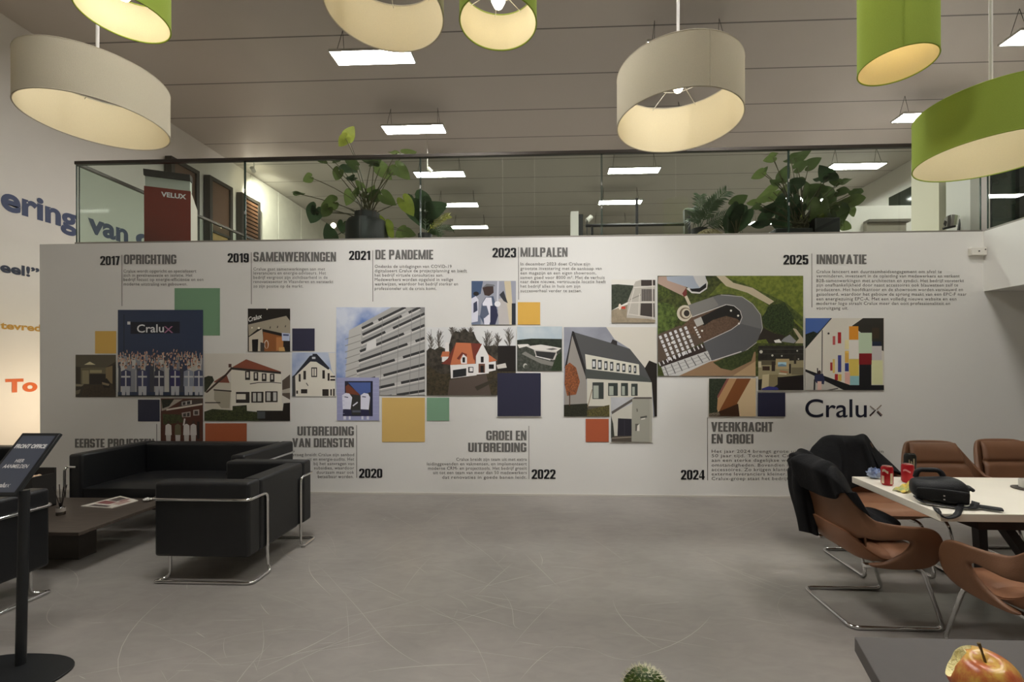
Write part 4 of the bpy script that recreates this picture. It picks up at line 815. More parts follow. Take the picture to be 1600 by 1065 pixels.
# magazine and crumpled napkin
p = [atZ(*q, .322) for q in ((126, 791), (188, 775), (216, 782), (174, 794))]
t = thing('magazine', 'open magazine lying on the coffee table', 'magazine', p[0])
m = MB(); m.prism([(q.x, q.y) for q in p], .3205, .327, lambda x, y, z: (x, y, z)); m.build('page', mat('magazine_paper', (226, 218, 208), .4), t, smooth=False)
c = sum(p, Vector()) / 4
def mg(u, v): return p[0].lerp(p[3], v).lerp(p[1].lerp(p[2], v), u) + Vector((0, 0, .006))
m = MB()
for k, (a, b, c2, d) in enumerate(((.3, .1, .55, .6), (.6, .15, .92, .5), (.35, .68, .8, .92), (.62, .55, .95, .66), (.05, .2, .2, .8))): m.face([mg(a, b), mg(a, d), mg(c2, d), mg(c2, b)], k % 3)
m.build('printed_photo', [pm((150, 96, 96)), pm((96, 84, 82)), pm((190, 160, 150))], t, smooth=False, fix=False)
p = atZ(231, 782, .322)
def crumple(c, r, seed, flat=.7):
    rd = random.Random(seed); ph = [(rd.uniform(2, 7), rd.uniform(0, 6), rd.uniform(2, 7), rd.uniform(0, 6)) for _ in range(5)]
    def fn(u, v):
        a, b = u * 2 * PI, v * PI
        k = 1 + sum(.09 * math.sin(f1 * math.cos(a) * math.sin(b) * 1.6 + p1) * math.sin(f2 * (math.cos(b) + math.sin(a) * math.sin(b)) * 1.3 + p2) for f1, p1, f2, p2 in ph)
        z = math.cos(b) * flat
        return c + Vector((math.cos(a) * math.sin(b), math.sin(a) * math.sin(b), z + flat)) * r * k
    m = MB(); m.grid(fn, 22, 12, cu=True); return m
o = crumple(p, .035, 5, .35).build('napkin', mat('white_tissue', (236, 232, 226), .8), None, ang=18); tag(o, 'crumpled white napkin at the right end of the coffee table', 'napkin')
# dark open box on the coffee table
a = atY(52, 745, 3.62); b = atY(88, 735, 3.88)
t = thing('storage_box', 'dark open box on the left end of the coffee table, behind the armchair', 'box', (-4.41, 3.6, .32))
bx = mat('dark_box', (44, 42, 40), .55)
m = MB(); X0, X1, Y0, Y1, H0, H1 = -4.58, -4.24, 3.51, 3.69, .321, .6
m.box(X0, Y0, H0, X1, Y0 + .015, H1); m.box(X0, Y1 - .015, H0, X1, Y1, H1 + .045); m.box(X0, Y0 + .015, H0, X0 + .015, Y1 - .015, H1); m.box(X1 - .015, Y0 + .015, H0, X1, Y1 - .015, H1); m.box(X0, Y0, H0, X1, Y1, H0 + .01)
m.build('box_body', bx, t, smooth=False)
crumple(Vector((-4.33, 3.6, .54)), .045, 9, .6).build('paper_wad', mat('peach_paper', (226, 196, 168), .7), t, ang=20)
# sign stand
base = Vector((-2.66, 2.07, 0))
t = thing('sign_stand', 'black sign stand on a pole reading FRONT OFFICE at the left front', 'sign', base)
bk = mat('black_metal', (40, 42, 44), .42, .3, noise=.1, scale=30)
def sup(a, n=3.2, rx=.175, ry=.15): c, s_ = math.cos(a), math.sin(a); return (rx * math.copysign(abs(c) ** (2 / n), c), ry * math.copysign(abs(s_) ** (2 / n), s_))
m = MB(); m.prism([sup(2 * PI * k / 40, 2.5,   .30, .165) for k in range(40)], .0, .012, lambda x, y, z: (base.x + x, base.y + y, z)); m.build('base_plate', bk, t, bevel=.003)
MB().tube([(base.x, base.y + .08, .01), (base.x + .015, base.y + .085, .885)], .0205, 20).build('pole', bk, t)
br_ = atY(25, 775, 2.12); tr_ = atY(96, 677, 2.327)
vv = tr_ - br_; vv.x = 0; wv = Vector((-.215, 0, 0)); nn = wv.cross(vv).normalized(); nn = nn if nn.y < 0 else -nn
O = br_
def sg(u, v, d=0.0): return O + wv * (1 - u) + vv * v + nn * d      # u left->right, v bottom->top
m = MB(); n0 = 0
P8 = [sg(u, v, d) for d in (-.012, .006) for u, v in ((0, 0), (1, 0), (1, 1), (0, 1))]
m.v = P8; m.f = [(3, 2, 1, 0), (4, 5, 6, 7), (0, 1, 5, 4), (1, 2, 6, 5), (2, 3, 7, 6), (3, 0, 4, 7)]; m.mi = [0] * 6
m.build('panel_frame', bk, t, bevel=.003)
m = MB(); m.face([sg(.07, .05, .0065), sg(.93, .05, .0065), sg(.93, .95, .0065), sg(.07, .95, .0065)]); m.build('panel_sheet', mat('navy_sheet', (82, 88, 102), .35, 0, .5), t, smooth=False)
sw_ = mat('sign_white', (236, 236, 236), .5); m = MB(); fn = lambda x, y: sg(x, y, .008)
text_on(m, 'FRONT OFFICE', .10, .90, .805, .735, fn, .06, 4)
m.build('sign_heading', sw_, t, smooth=False, fix=False); m = MB()
text_on(m, 'HIER', .39, .61, .56, .505, fn, .02, 4); text_on(m, 'AANMELDEN', .19, .81, .475, .415, fn, .02, 4); m.build('sign_text', sw_, t, smooth=False, fix=False); m = MB(); text_on(m, 'Cralu', .30, .62, .19, .12, fn, .03, 4); text_on(m, 'x', .63, .71, .20, .12, fn, -.02, 4)
m.build('sign_logo', sw_, t, smooth=False, fix=False)
# ================================================================== meeting table and chairs
tan = mat('tan_leather', (118, 82, 58), .5, 0, .4, noise=.1, scale=7, bump=.1, bscale=190)
tan2 = mat('tan_leather_lit', (148, 104, 76), .52, 0, .4, noise=.08, scale=9, bump=.1, bscale=190)  # same leather made lighter, the lit tone of the seat put into its colour
def halfw(z): return .325 - .085 * max(0.0, min(1.0, (z - .58) / .3)) ** .8
def rear_x(z): return -.205 - .035 * max(0.0, min(1.0, (z - .4) / .2)) - .095 * max(0.0, (z - .6) / .29)
def back_pt(s, z, off=0.0):
    """outer surface of the shell behind: s in -1..1 from the right side around the back to the left side; local +x is forward"""
    hw = halfw(z) + off; xb = rear_x(z) - off; a = s * PI / 2; n = 3.2
    x = abs(math.cos(a)) ** (2 / n); y = math.copysign(abs(math.sin(a)) ** (2 / n), math.sin(a))
    xe = -.12 - max(0.0, z - .63) * .5
    return (x * xb + (1 - x) * xe, y * hw)
def top_z(s):
    a = abs(s)
    if a < .42: return .893 - .012 * (a / .42) ** 2
    k = min(1.0, (a - .42) / .58); k = k * k * (3 - 2 * k)
    return .881 - (.881 - .637) * k
def bot_z(s): return .50 + .042 * min(1.0, abs(s) / .6) ** 2
def chair_side(sg_):
    # arm: outer and inner edge from the arm top forward, down the front and back under the seat
    outer = [(-.05, .627), (.04, .622), (.11, .618), (.158, .602), (.19, .562), (.205, .50), (.188, .43), (.135, .386), (.03, .374), (-.08, .374), (-.17, .384)]
    inner = [(-.07, .545), (-.03, .549), (.0, .545), (.014, .536), (.02, .524), (.013, .505), (-.01, .475), (-.04, .446), (-.08, .42), (-.12, .402), (-.18, .396)]
    wd = [.325, .325, .325, .324, .322, .318, .312, .304, .296, .288, .28]
    return [[(o[0] + (i[0] - o[0]) * k / 4, sg_ * wd[n], o[1] + (i[1] - o[1]) * k / 4) for k in range(5)] for n, (o, i) in enumerate(zip(outer, inner))]
def make_chair(label):
    t = thing('conference_chair', label, 'chair', (0, 0, 0), 0, 'tan leather chairs around the meeting table')
    rows = chair_side(-1)[::-1]; NB = 32
    for i in range(NB + 1):
        s = -1 + 2 * i / NB; zt, zb = top_z(s), bot_z(s); r = []
        for k in range(5):
            z = zt + (zb - zt) * k / 4; x, y = back_pt(s, z); r.append((x, y, z))
        rows.append(r)
    rows += chair_side(1)
    m = MB(); n = len(rows)
    for r in rows: m.v += [Vector(p) for p in r]
    for i in range(n - 1):
        for k in range(4): m.f.append((i * 5 + k, (i + 1) * 5 + k, (i + 1) * 5 + k + 1, i * 5 + k + 1)); m.mi.append(0)
    m.build('shell', tan, t, world=False, solid=.03, sub=2)
    def bc(u, v):
        s = (-1 + 2 * u) * .60; z = .46 + .415 * v
        x, y = back_pt(s, z, -.03); pad = .032 * (1 - (2 * u - 1) ** 8) * (1 - (2 * v - 1) ** 8) - .022 * math.exp(-((v - .62) / .03) ** 2)
        return (x + pad, y * .97, z)
    m = MB(); m.grid(bc, 18, 30); m.build('back_cushion', tan, t, world=False, solid=.012, sub=1)
    def edge(u, v): return (1 - (2 * u - 1) ** 8) * (1 - (2 * v - 1) ** 8)
    def wid(u, v): return (-.292 + .584 * v) * (1 - .20 * (1 - u) ** 4)
    def rim(u): return .425 + .125 * max(0.0, (.4 - u) / .4) ** 1.5
    def seat(u, v): return (-.262 + .458 * u, wid(u, v), rim(u) + .045 * edge(u, v) - .01 * math.sin(u * PI) - .008 * math.exp(-((u - .5) / .02) ** 2))
    def pan(u, v):
        e = (1 - (2 * u - 1) ** 6) * (1 - (2 * v - 1) ** 6); zb = .372 + .10 * max(0.0, (.32 - u) / .32) ** 2
        return (-.262 + .458 * u, wid(u, v), rim(u) + (zb - rim(u)) * e)
    m = MB(); m.grid(seat, 22, 16); m.grid(pan, 22, 16); m.build('seat', tan2, t, world=False)
    pts = [(.06, .21, .368), (.15, .235, .36), (.27, .235, .012), (-.24, .235, .012), (-.24, -.235, .012), (.27, -.235, .012), (.15, -.235, .36), (.06, -.21, .368)]
    MB().tube(round_path(pts, .05, 6), .0115, 10).build('sled_frame', chrome, t, world=False)
    MB().box(-.16, -.235, .352, .12, -.205, .372).box(-.16, .205, .352, .12, .235, .372).build('seat_support', chrome, t, world=False, bevel=.004)
    return t
A = make_chair('tan chair at the near left corner of the table, turned sideways under a black jacket')
A.location = (1.958, 2.86, 0); WL[A.name] = Vector(A.location)
B = copy_thing(A, (2.46, 3.51, 0), -PI / 2, 'chair behind the table left corner with a black coat over its back')
Cc = copy_thing(A, (3.115, 3.50, 0), -PI / 2 - .02, 'tan chair facing the viewer across the table, behind the tall black can')
D_ = copy_thing(A, (3.775, 3.60, 0), -PI / 2 + .03, 'tan chair facing the viewer at the right edge, far side of the table')
E_ = copy_thing(A, (2.38, 2.256, 0), PI / 2, 'tan chair seen from the side at the lower right, near side of the table')
# coats over the chair backs
cloth = mat('black_cloth', (26, 26, 28), .85, 0, .2, noise=.2, scale=14, bump=.25, bscale=60)
def coat(name, label, chair, s0, s1, zo, zi, th=.022, seed=1):
    rd = random.Random(seed); ph = [(rd.uniform(3, 9), rd.uniform(0, 6), rd.uniform(.5, 1)) for _ in range(6)]
    t = thing(name, label, 'coat', chair.location, chair.rotation_euler.z)
    def fn(u, v):
        s = s0 + (s1 - s0) * u; zt = top_z(s) + th
        fold = sum(a * math.sin(f * s * 2.2 + p + v * 1.5) for f, p, a in ph) * .007
        if v < .42: z = zo(s) + (zt - .03 - zo(s)) * (v / .42); off = th + .012 + fold * (1.4 - v)
        elif v > .58: z = zi(s) + (zt - .03 - zi(s)) * ((1 - v) / .42); off = -.115 - fold
        else:
            q = (v - .42) / .16; off = th + .012 + (-.127 - th) * q + fold * (1 - q); z = zt - .03 + .035 * math.sin(q * PI)
        x, y = back_pt(s, min(z, .9), off)
        return (x, y, z + fold * .6)
    m = MB(); m.grid(fn, 44, 34); m.build('coat_body', cloth, t, world=False, solid=.014, sub=1)
    return t
c1 = coat('black_jacket', 'black jacket draped over the near left chair back, one sleeve hanging down', A, -.88, .98,
          lambda s: .72 - .09 * s + .012 * math.sin(s * 7), lambda s: .60, .03, 4)
def limp(pts, rs, seed, seg=18):
    """hanging cloth tube with lengthwise folds"""
    rd = random.Random(seed); pts = round_path(pts, .06, 4); n = len(pts); ph = [rd.uniform(0, 6) for _ in range(3)]
    m = MB()
    def fn(u, v):
        i = v * (n - 1); k = min(int(i), n - 2); p = pts[k].lerp(pts[k + 1], i - k); a = u * 2 * PI
        q = v * (len(rs) - 1); j = min(int(q), len(rs) - 2); r = rs[j] + (rs[j + 1] - rs[j]) * (q - j)
        f = 1 + .13 * math.sin(3 * a + ph[0] + 2 * v) + .08 * math.sin(5 * a + ph[1] - 4 * v) + .05 * math.sin(9 * v + ph[2])
        return p + Vector((r * .75 * f * math.cos(a), r * f * math.sin(a), .01 * math.sin(2 * a)))
    m.grid(fn, seg * 2, 26, cu=True)
    e = len(m.v) - 0; k = 27; m.f.append(tuple(i * k + 26 for i in range(seg * 2))); m.mi.append(0)
    return m
limp([(-.25, .10, .90), (-.31, .16, .84), (-.305, .17, .70), (-.285, .16, .55), (-.265, .15, .42)], [.06, .085, .08, .07, .066], 3).build('sleeve', cloth, c1, world=False)
def lump(c, rx, ry, rz_, seed):
    rd = random.Random(seed); ph = [(rd.uniform(3, 8), rd.uniform(0, 6)) for _ in range(4)]
    def fn(u, v):
        a, b = u * 2 * PI, v * PI; k = 1 + sum(.06 * math.sin(f * (math.cos(a) * math.sin(b) * 1.7 + math.cos(b)) + p) for f, p in ph)
        return Vector(c) + Vector((rx * math.cos(a) * math.sin(b), ry * math.sin(a) * math.sin(b), rz_ * math.cos(b))) * k
    m = MB(); m.grid(fn, 36, 18, cu=True); return m
lump((-.285, .16, .875), .075, .12, .07, 3).build('collar', cloth, c1, world=False, sub=1)
lump((.02, .04, .53), .17, .20, .075, 8).build('coat_tail', cloth, c1, world=False, sub=1)
c2 = coat('black_coat', 'black coat spread over the chair back behind the table corner', B, -1.0, 1.0,
          lambda s: .55, lambda s: .56 + .03 * math.sin(6 * s), .03, 11)
# the table
tz = .74
q = [atZ(1331, 744, tz), atZ(1470, 802, tz)]
x0f, y0f, x0n, y0n = q[0].x, q[0].y, q[1].x, q[1].y
t = thing('meeting_table', 'meeting table with cream top and dark steel legs at the right', 'table', (3.3, (y0f + y0n) / 2, 0))
top = mat('cream_laminate', (244, 238, 222), .38, 0, .4, noise=.02, scale=5)
poly = [(x0f, y0f), (x0n, y0n), (4.9, y0n), (4.9, y0f)]
m = MB(); m.prism(poly, tz - .042, tz, lambda x, y, z: (x, y, z)); m.build('tabletop', top, t, bevel=.003)
lg = mat('dark_steel', (46, 36, 34), .45, .2)
m = MB(); m.box(2.35, y0n + .16, tz - .14, 4.7, y0f - .16, tz - .043); m.build('under_frame', lg, t, bevel=.006)
ym = (y0f + y0n) / 2
for xx in (2.62, 4.5):
    for s_, k in ((-1, .3), (1, .3)):
        MB().tube([(xx, ym + s_ * .06, tz - .13), (xx + .25, ym + s_ * k, .0)], .035, 4).build('leg', lg, t, smooth=False)
# things on the table
def can(label, px, py, h, r, mb_, mt, marks, seed, group=None, cap=(206, 204, 200)):
    p = atZ(px, py, tz + .0005); t = thing('drink_can', label, 'can', p, math.atan2(p.y, p.x) - PI / 2, group)
    MB().lathe([(r * .78, 0), (r, .012), (r, h - .014), (r * .82, h - .003)], 28).build('body', mb_, t, world=False)
    MB().lathe([(r * .8, h - .004), (r * .82, h), (r * .76, h), (r * .72, h - .006), (0, h - .006)], 28).build('lid', mt, t, world=False)
    m = MB()
    for a0, a1, z0, z1, sl in marks:
        n = 6; n0 = len(m.v)
        for i in range(n + 1):
            a = -PI / 2 + a0 + (a1 - a0) * i / n; zz = sl * math.sin(i / n * PI * 1.5)
            m.v += [Vector(((r + .0006) * math.cos(a), (r + .0006) * math.sin(a), z0 + zz)), Vector(((r + .0006) * math.cos(a), (r + .0006) * math.sin(a), z1 + zz))]
        for i in range(n): m.f.append((n0 + 2 * i, n0 + 2 * i + 2, n0 + 2 * i + 3, n0 + 2 * i + 1)); m.mi.append(0)
    return t, m
lid = mat('can_lid', (214, 212, 208), .25, .9)
red = mat('can_red', (178, 24, 34), .3, .3)
t, m = can('red soda can with pale label, left one beside the crumpled paper', 1386, 757, .122, .033, red, lid, [(-.95, -.45, .012, .06, 0), (.5, 1.0, .012, .08, 0), (-.8, .2, .082, .098, .006)], 1, 'red soda cans')
m.build('print', mat('can_print', (222, 206, 178), .4), t, world=False, fix=False)
t, m = can('red soda can, right one in front of the tall black can', 1418, 753, .122, .034, red, lid, [(-.7, .5, .072, .084, .006)], 2, 'red soda cans')
m.build('print', mat('can_print_red', (226, 150, 150), .4), t, world=False, fix=False)
t, m = can('tall black drink can in front of the tan chair', 1422, 747, .168, .034, mat('can_black', (30, 30, 28), .3, .3), mat('can_dark_lid', (50, 50, 46), .3, .8), [(.05, .8, .0, .07, 0), (.1, .35, .085, .12, .004), (.5, .75, .09, .14, 0), (-.2, -.05, .10, .13, .003)], 3)
m.build('print', mat('can_print_grey', (150, 142, 112), .4), t, world=False, fix=False)
p = atZ(1366, 747, tz)
o = crumple(p, .042, 21, .8).build('paper_ball', mat('blue_white_foil', (176, 190, 214), .45, .1, noise=.6, scale=18, col2=(96, 116, 160)), None, ang=15); tag(o, 'crumpled blue and white paper ball on the meeting table', 'paper')
pts = [atZ(*q_, tz + .002) for q_ in ((1394, 766), (1424, 757), (1427, 768), (1415, 771))]
m = MB()
def wr(u, v):
    b = pts[0].lerp(pts[3], v).lerp(pts[1].lerp(pts[2], v), u); return b + Vector((0, 0, .012 * abs(math.sin(u * 9 + v * 4)) + .02 * u))
m.grid(wr, 14, 8); o = m.build('snack_wrapper', mat('yellow_wrapper', (236, 206, 92), .35, 0, .5, noise=.5, scale=22, col2=(150, 176, 120)), None, solid=.001); tag(o, 'yellow snack wrapper lying in front of the soda cans', 'wrapper')
# black messenger bag
cb = atZ(1466, 782, tz)
t = thing('messenger_bag', 'black bag with a strap hanging over the table edge', 'bag', (cb.x, cb.y, tz), -.52)
bagm = mat('black_nylon', (24, 25, 28), .6, 0, .4, noise=.2, scale=30, bump=.3, bscale=220); bag2 = mat('black_lining', (10, 10, 12), .8)
def bag(u, v):
    a, b = u * 2 * PI, -PI / 2 + v * PI; n = 3.0
    f = lambda x: math.copysign(abs(x) ** (2 / n), x)
    x, y, z = f(math.cos(b)) * f(math.cos(a)), f(math.cos(b)) * f(math.sin(a)), f(math.sin(b))
    dent = .28 * math.exp(-((x + .1) / .55) ** 2 - ((y - .05) / .35) ** 2) if z > .3 else 0
    return (x * .125, y * .105, .066 + (z - dent) * .066 * (1 + .12 * math.sin(3 * x)))
m = MB(); m.grid(bag, 36, 18, cu=True); m.build('bag_body', bagm, t, world=False)
m = MB(); m.grid(lambda u, v: (-.115 + .22 * u, -.118 + .02 * math.sin(u * PI) - .012 * v, .02 + .072 * v), 10, 4); m.build('front_pocket', bagm, t, world=False, solid=.012, sub=1)
m = MB(); m.grid(lambda u, v: (-.10 + .17 * u, -.02 + .05 * math.sin(v * PI * 2) * .8, .098 + .002 * math.cos(v * 6)), 8, 10); m.build('opening', bag2, t, world=False)
m = MB(); m.tube(round_path([(-.09, .06, .11), (-.08, .06, .155), (.02, .07, .162), (.04, .07, .11)], .03, 5), .014, 10); m.build('handle', bagm, t, world=False)
m = MB(); m.grid(lambda u, v: (.05 + .09 * u, -.03 + .08 * v - .02 * u, .105 - .03 * u + .014 * math.sin(u * 9)), 10, 6); m.build('flap', bagm, t, world=False, solid=.02, sub=1)
MB().box(-.004, -.137, .058, .004, -.13, .064).box(-.004, -.137, .038, .004, -.13, .044).build('snap', chrome, t, world=False)
def band(pts, wdt=.032):
    pts = round_path(pts, .06, 5); m = MB(); n = len(pts)
    for i, p_ in enumerate(pts):
        tn = (pts[min(i + 1, n - 1)] - pts[max(i - 1, 0)]).normalized(); sd = tn.cross(Vector((.25, .2, 1))).normalized()
        m.v += [p_ - sd * wdt / 2, p_ + sd * wdt / 2]
    for i in range(n - 1): m.f.append((2 * i, 2 * i + 2, 2 * i + 3, 2 * i + 1)); m.mi.append(0)
    return m
band([(-.11, -.09, .03), (-.09, -.135, .012), (.01, -.15, .01), (.12, -.13, .012), (.14, -.06, .03)]).build('strap', bagm, t, world=False, solid=.006)
Ri = Matrix.Rotation(.52, 3, 'Z'); yv = y0n - .008
hang = [atZ(1462, 793, tz + .012), atZ(1466, 799, tz + .008), atY(1470, 804, yv), atY(1476, 809, yv - .006), atY(1488, 808, yv - .006), atY(1496, 803, yv), atZ(1499, 796, tz + .008), atZ(1502, 784, tz + .02)]
band([Ri @ (p_ - Vector(t.location)) for p_ in hang], .026).build('strap', bagm, t, world=False, solid=.006)
m = MB(); m.grid(lambda u, v: (.115 + .12 * u, -.075 - .02 * u + (v - .5) * .055 * math.sin(min(1, .25 + u) * PI * .62), .012 + .008 * math.sin(v * PI)), 12, 6); m.build('strap_pad', bagm, t, world=False, solid=.008, sub=1)
# cup on a tray at the right edge
p = atZ(1606, 764, tz)
t = thing('coffee_cup', 'white cup on a dark tray at the right edge of the table', 'cup', p)
MB().lathe([(.03, .008), (.04, .012), (.042, .06), (.038, .06), (.036, .014), (0, .012)], 24).build('cup', mat('white_china', (226, 224, 216), .3), t, world=False)
MB().lathe([(.06, 0), (.075, .004), (.075, .008), (0, .008)], 28).build('tray', mat('dark_tray', (70, 62, 58), .5), t, world=False)
# ================================================================== bar table, apple, cactus in the foreground
bz = HC - .47
q = [atZ(1335, 994, bz), atZ(1375, 1065, bz)]
d = (q[1] - q[0]); n2 = q[0] + d * 3.2
t = thing('bar_table', 'dark grey bar table corner at the lower right', 'table', (.85, .6, 0))
gt = mat('grey_laminate', (86, 81, 79), .55, 0, .35, noise=.05, scale=40); ge = mat('grey_edge', (64, 64, 66), .5)
poly = [(q[0].x, q[0].y), (n2.x, n2.y), (1.45, n2.y), (1.45, q[0].y)]
m = MB(); m.prism(poly, bz - .025, bz, lambda x, y, z: (x, y, z)); m.build('tabletop', [gt], t, bevel=.0015)
MB().lathe([(.24, 0), (.24, .012), (.04, .02), (.04, bz - .03)], 32, (.95, .52, 0)).build('pedestal', mat('black_metal', (40, 42, 44)), t)
# bitten apple
ap = atZ(1538, 1100, bz); R = .0375
t = thing('apple', 'bitten red and yellow apple on the grey bar table', 'apple', ap)
am = mat('apple_skin', (176, 62, 40), .28, 0, .5)
nt = am.node_tree; b_ = nt.nodes['Principled BSDF']
tc = nt.nodes.new('ShaderNodeTexCoord'); mp = nt.nodes.new('ShaderNodeMapping'); mp.inputs['Scale'].default_value = (34, 34, 14); mp.inputs['Location'].default_value = (1.3, .4, .2)
nz = nt.nodes.new('ShaderNodeTexNoise'); nz.inputs['Scale'].default_value = 1.1; nz.inputs['Detail'].default_value = 6; nz.inputs['Roughness'].default_value = .6
rp = nt.nodes.new('ShaderNodeValToRGB'); e = rp.color_ramp.elements; e[0].position = .40; e[0].color = C3((222, 178, 84)); e[1].position = .70; e[1].color = C3((168, 60, 40)); k = e.new(.53); k.color = C3((200, 112, 62))
nt.links.new(tc.outputs['Object'], mp.inputs[0]); nt.links.new(mp.outputs[0], nz.inputs['Vector']); nt.links.new(nz.outputs[0], rp.inputs[0]); nt.links.new(rp.outputs[0], b_.inputs['Base Color'])
view = (CAM - ap).normalized(); vr = Vector((view.y, -view.x, 0)).normalized() * -1; vu = vr.cross(-view)
tilt = Matrix.Rotation(math.radians(14), 3, 'X') @ Matrix.Rotation(math.radians(-8), 3, 'Y')
c0 = Vector((0, 0, R * .93))
bites = [(c0 + (vr * -1.0 + vu * .36 + view * .25) * R, R * .66), (c0 + (vr * -.60 + vu * .90 + view * .20) * R, R * .28), (c0 + (vr * -.98 + vu * .02 + view * .42) * R, R * .36)]
def apple(u, v):
    a, b = u * 2 * PI, v * PI
    r = R * (1 + .10 * math.sin(b) ** 2 - .24 * math.exp(-(b / .34) ** 2) - .16 * math.exp(-((PI - b) / .32) ** 2) + .015 * math.cos(5 * a) * math.sin(b / 2 + .4) ** 2)
    p = tilt @ Vector((r * math.cos(a) * math.sin(b) * (1.05 - .12 * (b / PI)), r * math.sin(a) * math.sin(b) * (1.05 - .12 * (b / PI)), r * math.cos(b) * 1.0)) + Vector((0, 0, R * .93))
    return p
m = MB(); m.grid(apple, 120, 80, cu=True)
import bmesh
fl = mat('apple_flesh', (248, 236, 176), .5, 0, .4, noise=.10, scale=150, bump=.4, bscale=260)
def welded(o):
    b2 = bmesh.new(); b2.from_mesh(o.data); bmesh.ops.remove_doubles(b2, verts=b2.verts, dist=1e-6); bmesh.ops.recalc_face_normals(b2, faces=b2.faces); b2.to_mesh(o.data); b2.free()
o = m.build('flesh_and_skin', [am, fl], t, world=False); welded(o); cut = []
for bc_, br2 in bites:
    rd = random.Random(int(br2 * 1e5)); pa, pb = rd.uniform(0, 6), rd.uniform(0, 6)
    def ball(u, v): a_, b2 = u * 2 * PI, v * PI; k_ = br2 * (1 + .05 * math.sin(5 * a_ + pa) * math.sin(b2) + .05 * math.sin(6 * b2 + pb) * math.sin(b2) ** 2); return bc_ + Vector((k_ * math.cos(a_) * math.sin(b2), k_ * math.sin(a_) * math.sin(b2), k_ * math.cos(b2)))
    k_ = MB(); k_.grid(ball, 40, 24, 1, cu=True); c_ = k_.build('cutter', [am, fl], t, world=False); welded(c_); cut.append(c_)
    md = o.modifiers.new('bite', 'BOOLEAN'); md.operation = 'DIFFERENCE'; md.object = c_; md.solver = 'EXACT'
dg = bpy.context.evaluated_depsgraph_get(); dg.update(); me = bpy.data.meshes.new_from_object(o.evaluated_get(dg)); o.modifiers.clear(); o.data = me; me.name = 'flesh_and_skin'
for c_ in cut: bpy.data.objects.remove(c_)
s0 = tilt @ Vector((0, 0, R * .70)) + Vector((0, 0, R * .93))
MB().tube([s0, s0 + Vector((-.002, .003, .014)), s0 + Vector((-.005, .005, .026))], [.0016, .0014, .0022], 8).build('stem', mat('apple_stem', (110, 92, 50), .7), t, world=False)
# cactus
cx = atY(1008, 1046, .95)
t = thing('potted_cactus', 'green cactus tip with pale spines at the bottom edge', 'cactus', (cx.x, cx.y, 0))
H = cx.z
def cac(u, v):
    a = u * 2 * PI; rib = 1 + .12 * math.cos(14 * a); hh = .30 + (H - .30) * v; r = .043
    k = max(0.0, (hh - (H - .05)) / .05); r *= math.sqrt(max(0.0, 1 - k * k))
    return (r * rib * math.cos(a), r * rib * math.sin(a), hh)
m = MB()
def cac2(u, v): return cac(u, 1 - (1 - v) ** 2)
m.grid(cac2, 84, 40, cu=True); m.build('stem', mat('cactus_green', (84, 104, 36), .5, 0, .4, noise=.5, scale=40, col2=(40, 60, 22)), t, world=False)
m = MB(); rd = random.Random(5)
for i in range(14):
    for j in range(26):
        v = j / 26 + .01; a = 2 * PI * i / 14; p = Vector(cac2(i / 14, v))
        for q_ in range(3):
            d_ = Vector((math.cos(a + rd.uniform(-.8, .8)), math.sin(a + rd.uniform(-.8, .8)), rd.uniform(-.2, .9))).normalized()
            m.tube([p, p + d_ * .009], [.0006, .0002], 3, caps=False)
o = m.build('spines', mat('spine', (226, 222, 190), .6), t, world=False); o['kind'] = 'stuff'
MB().lathe([(.07, 0), (.09, .02), (.105, .3), (.112, .32), (.1, .32), (.095, .3), (0, .3)], 32).build('pot', mat('grey_pot', (120, 116, 110), .7), t, world=False)
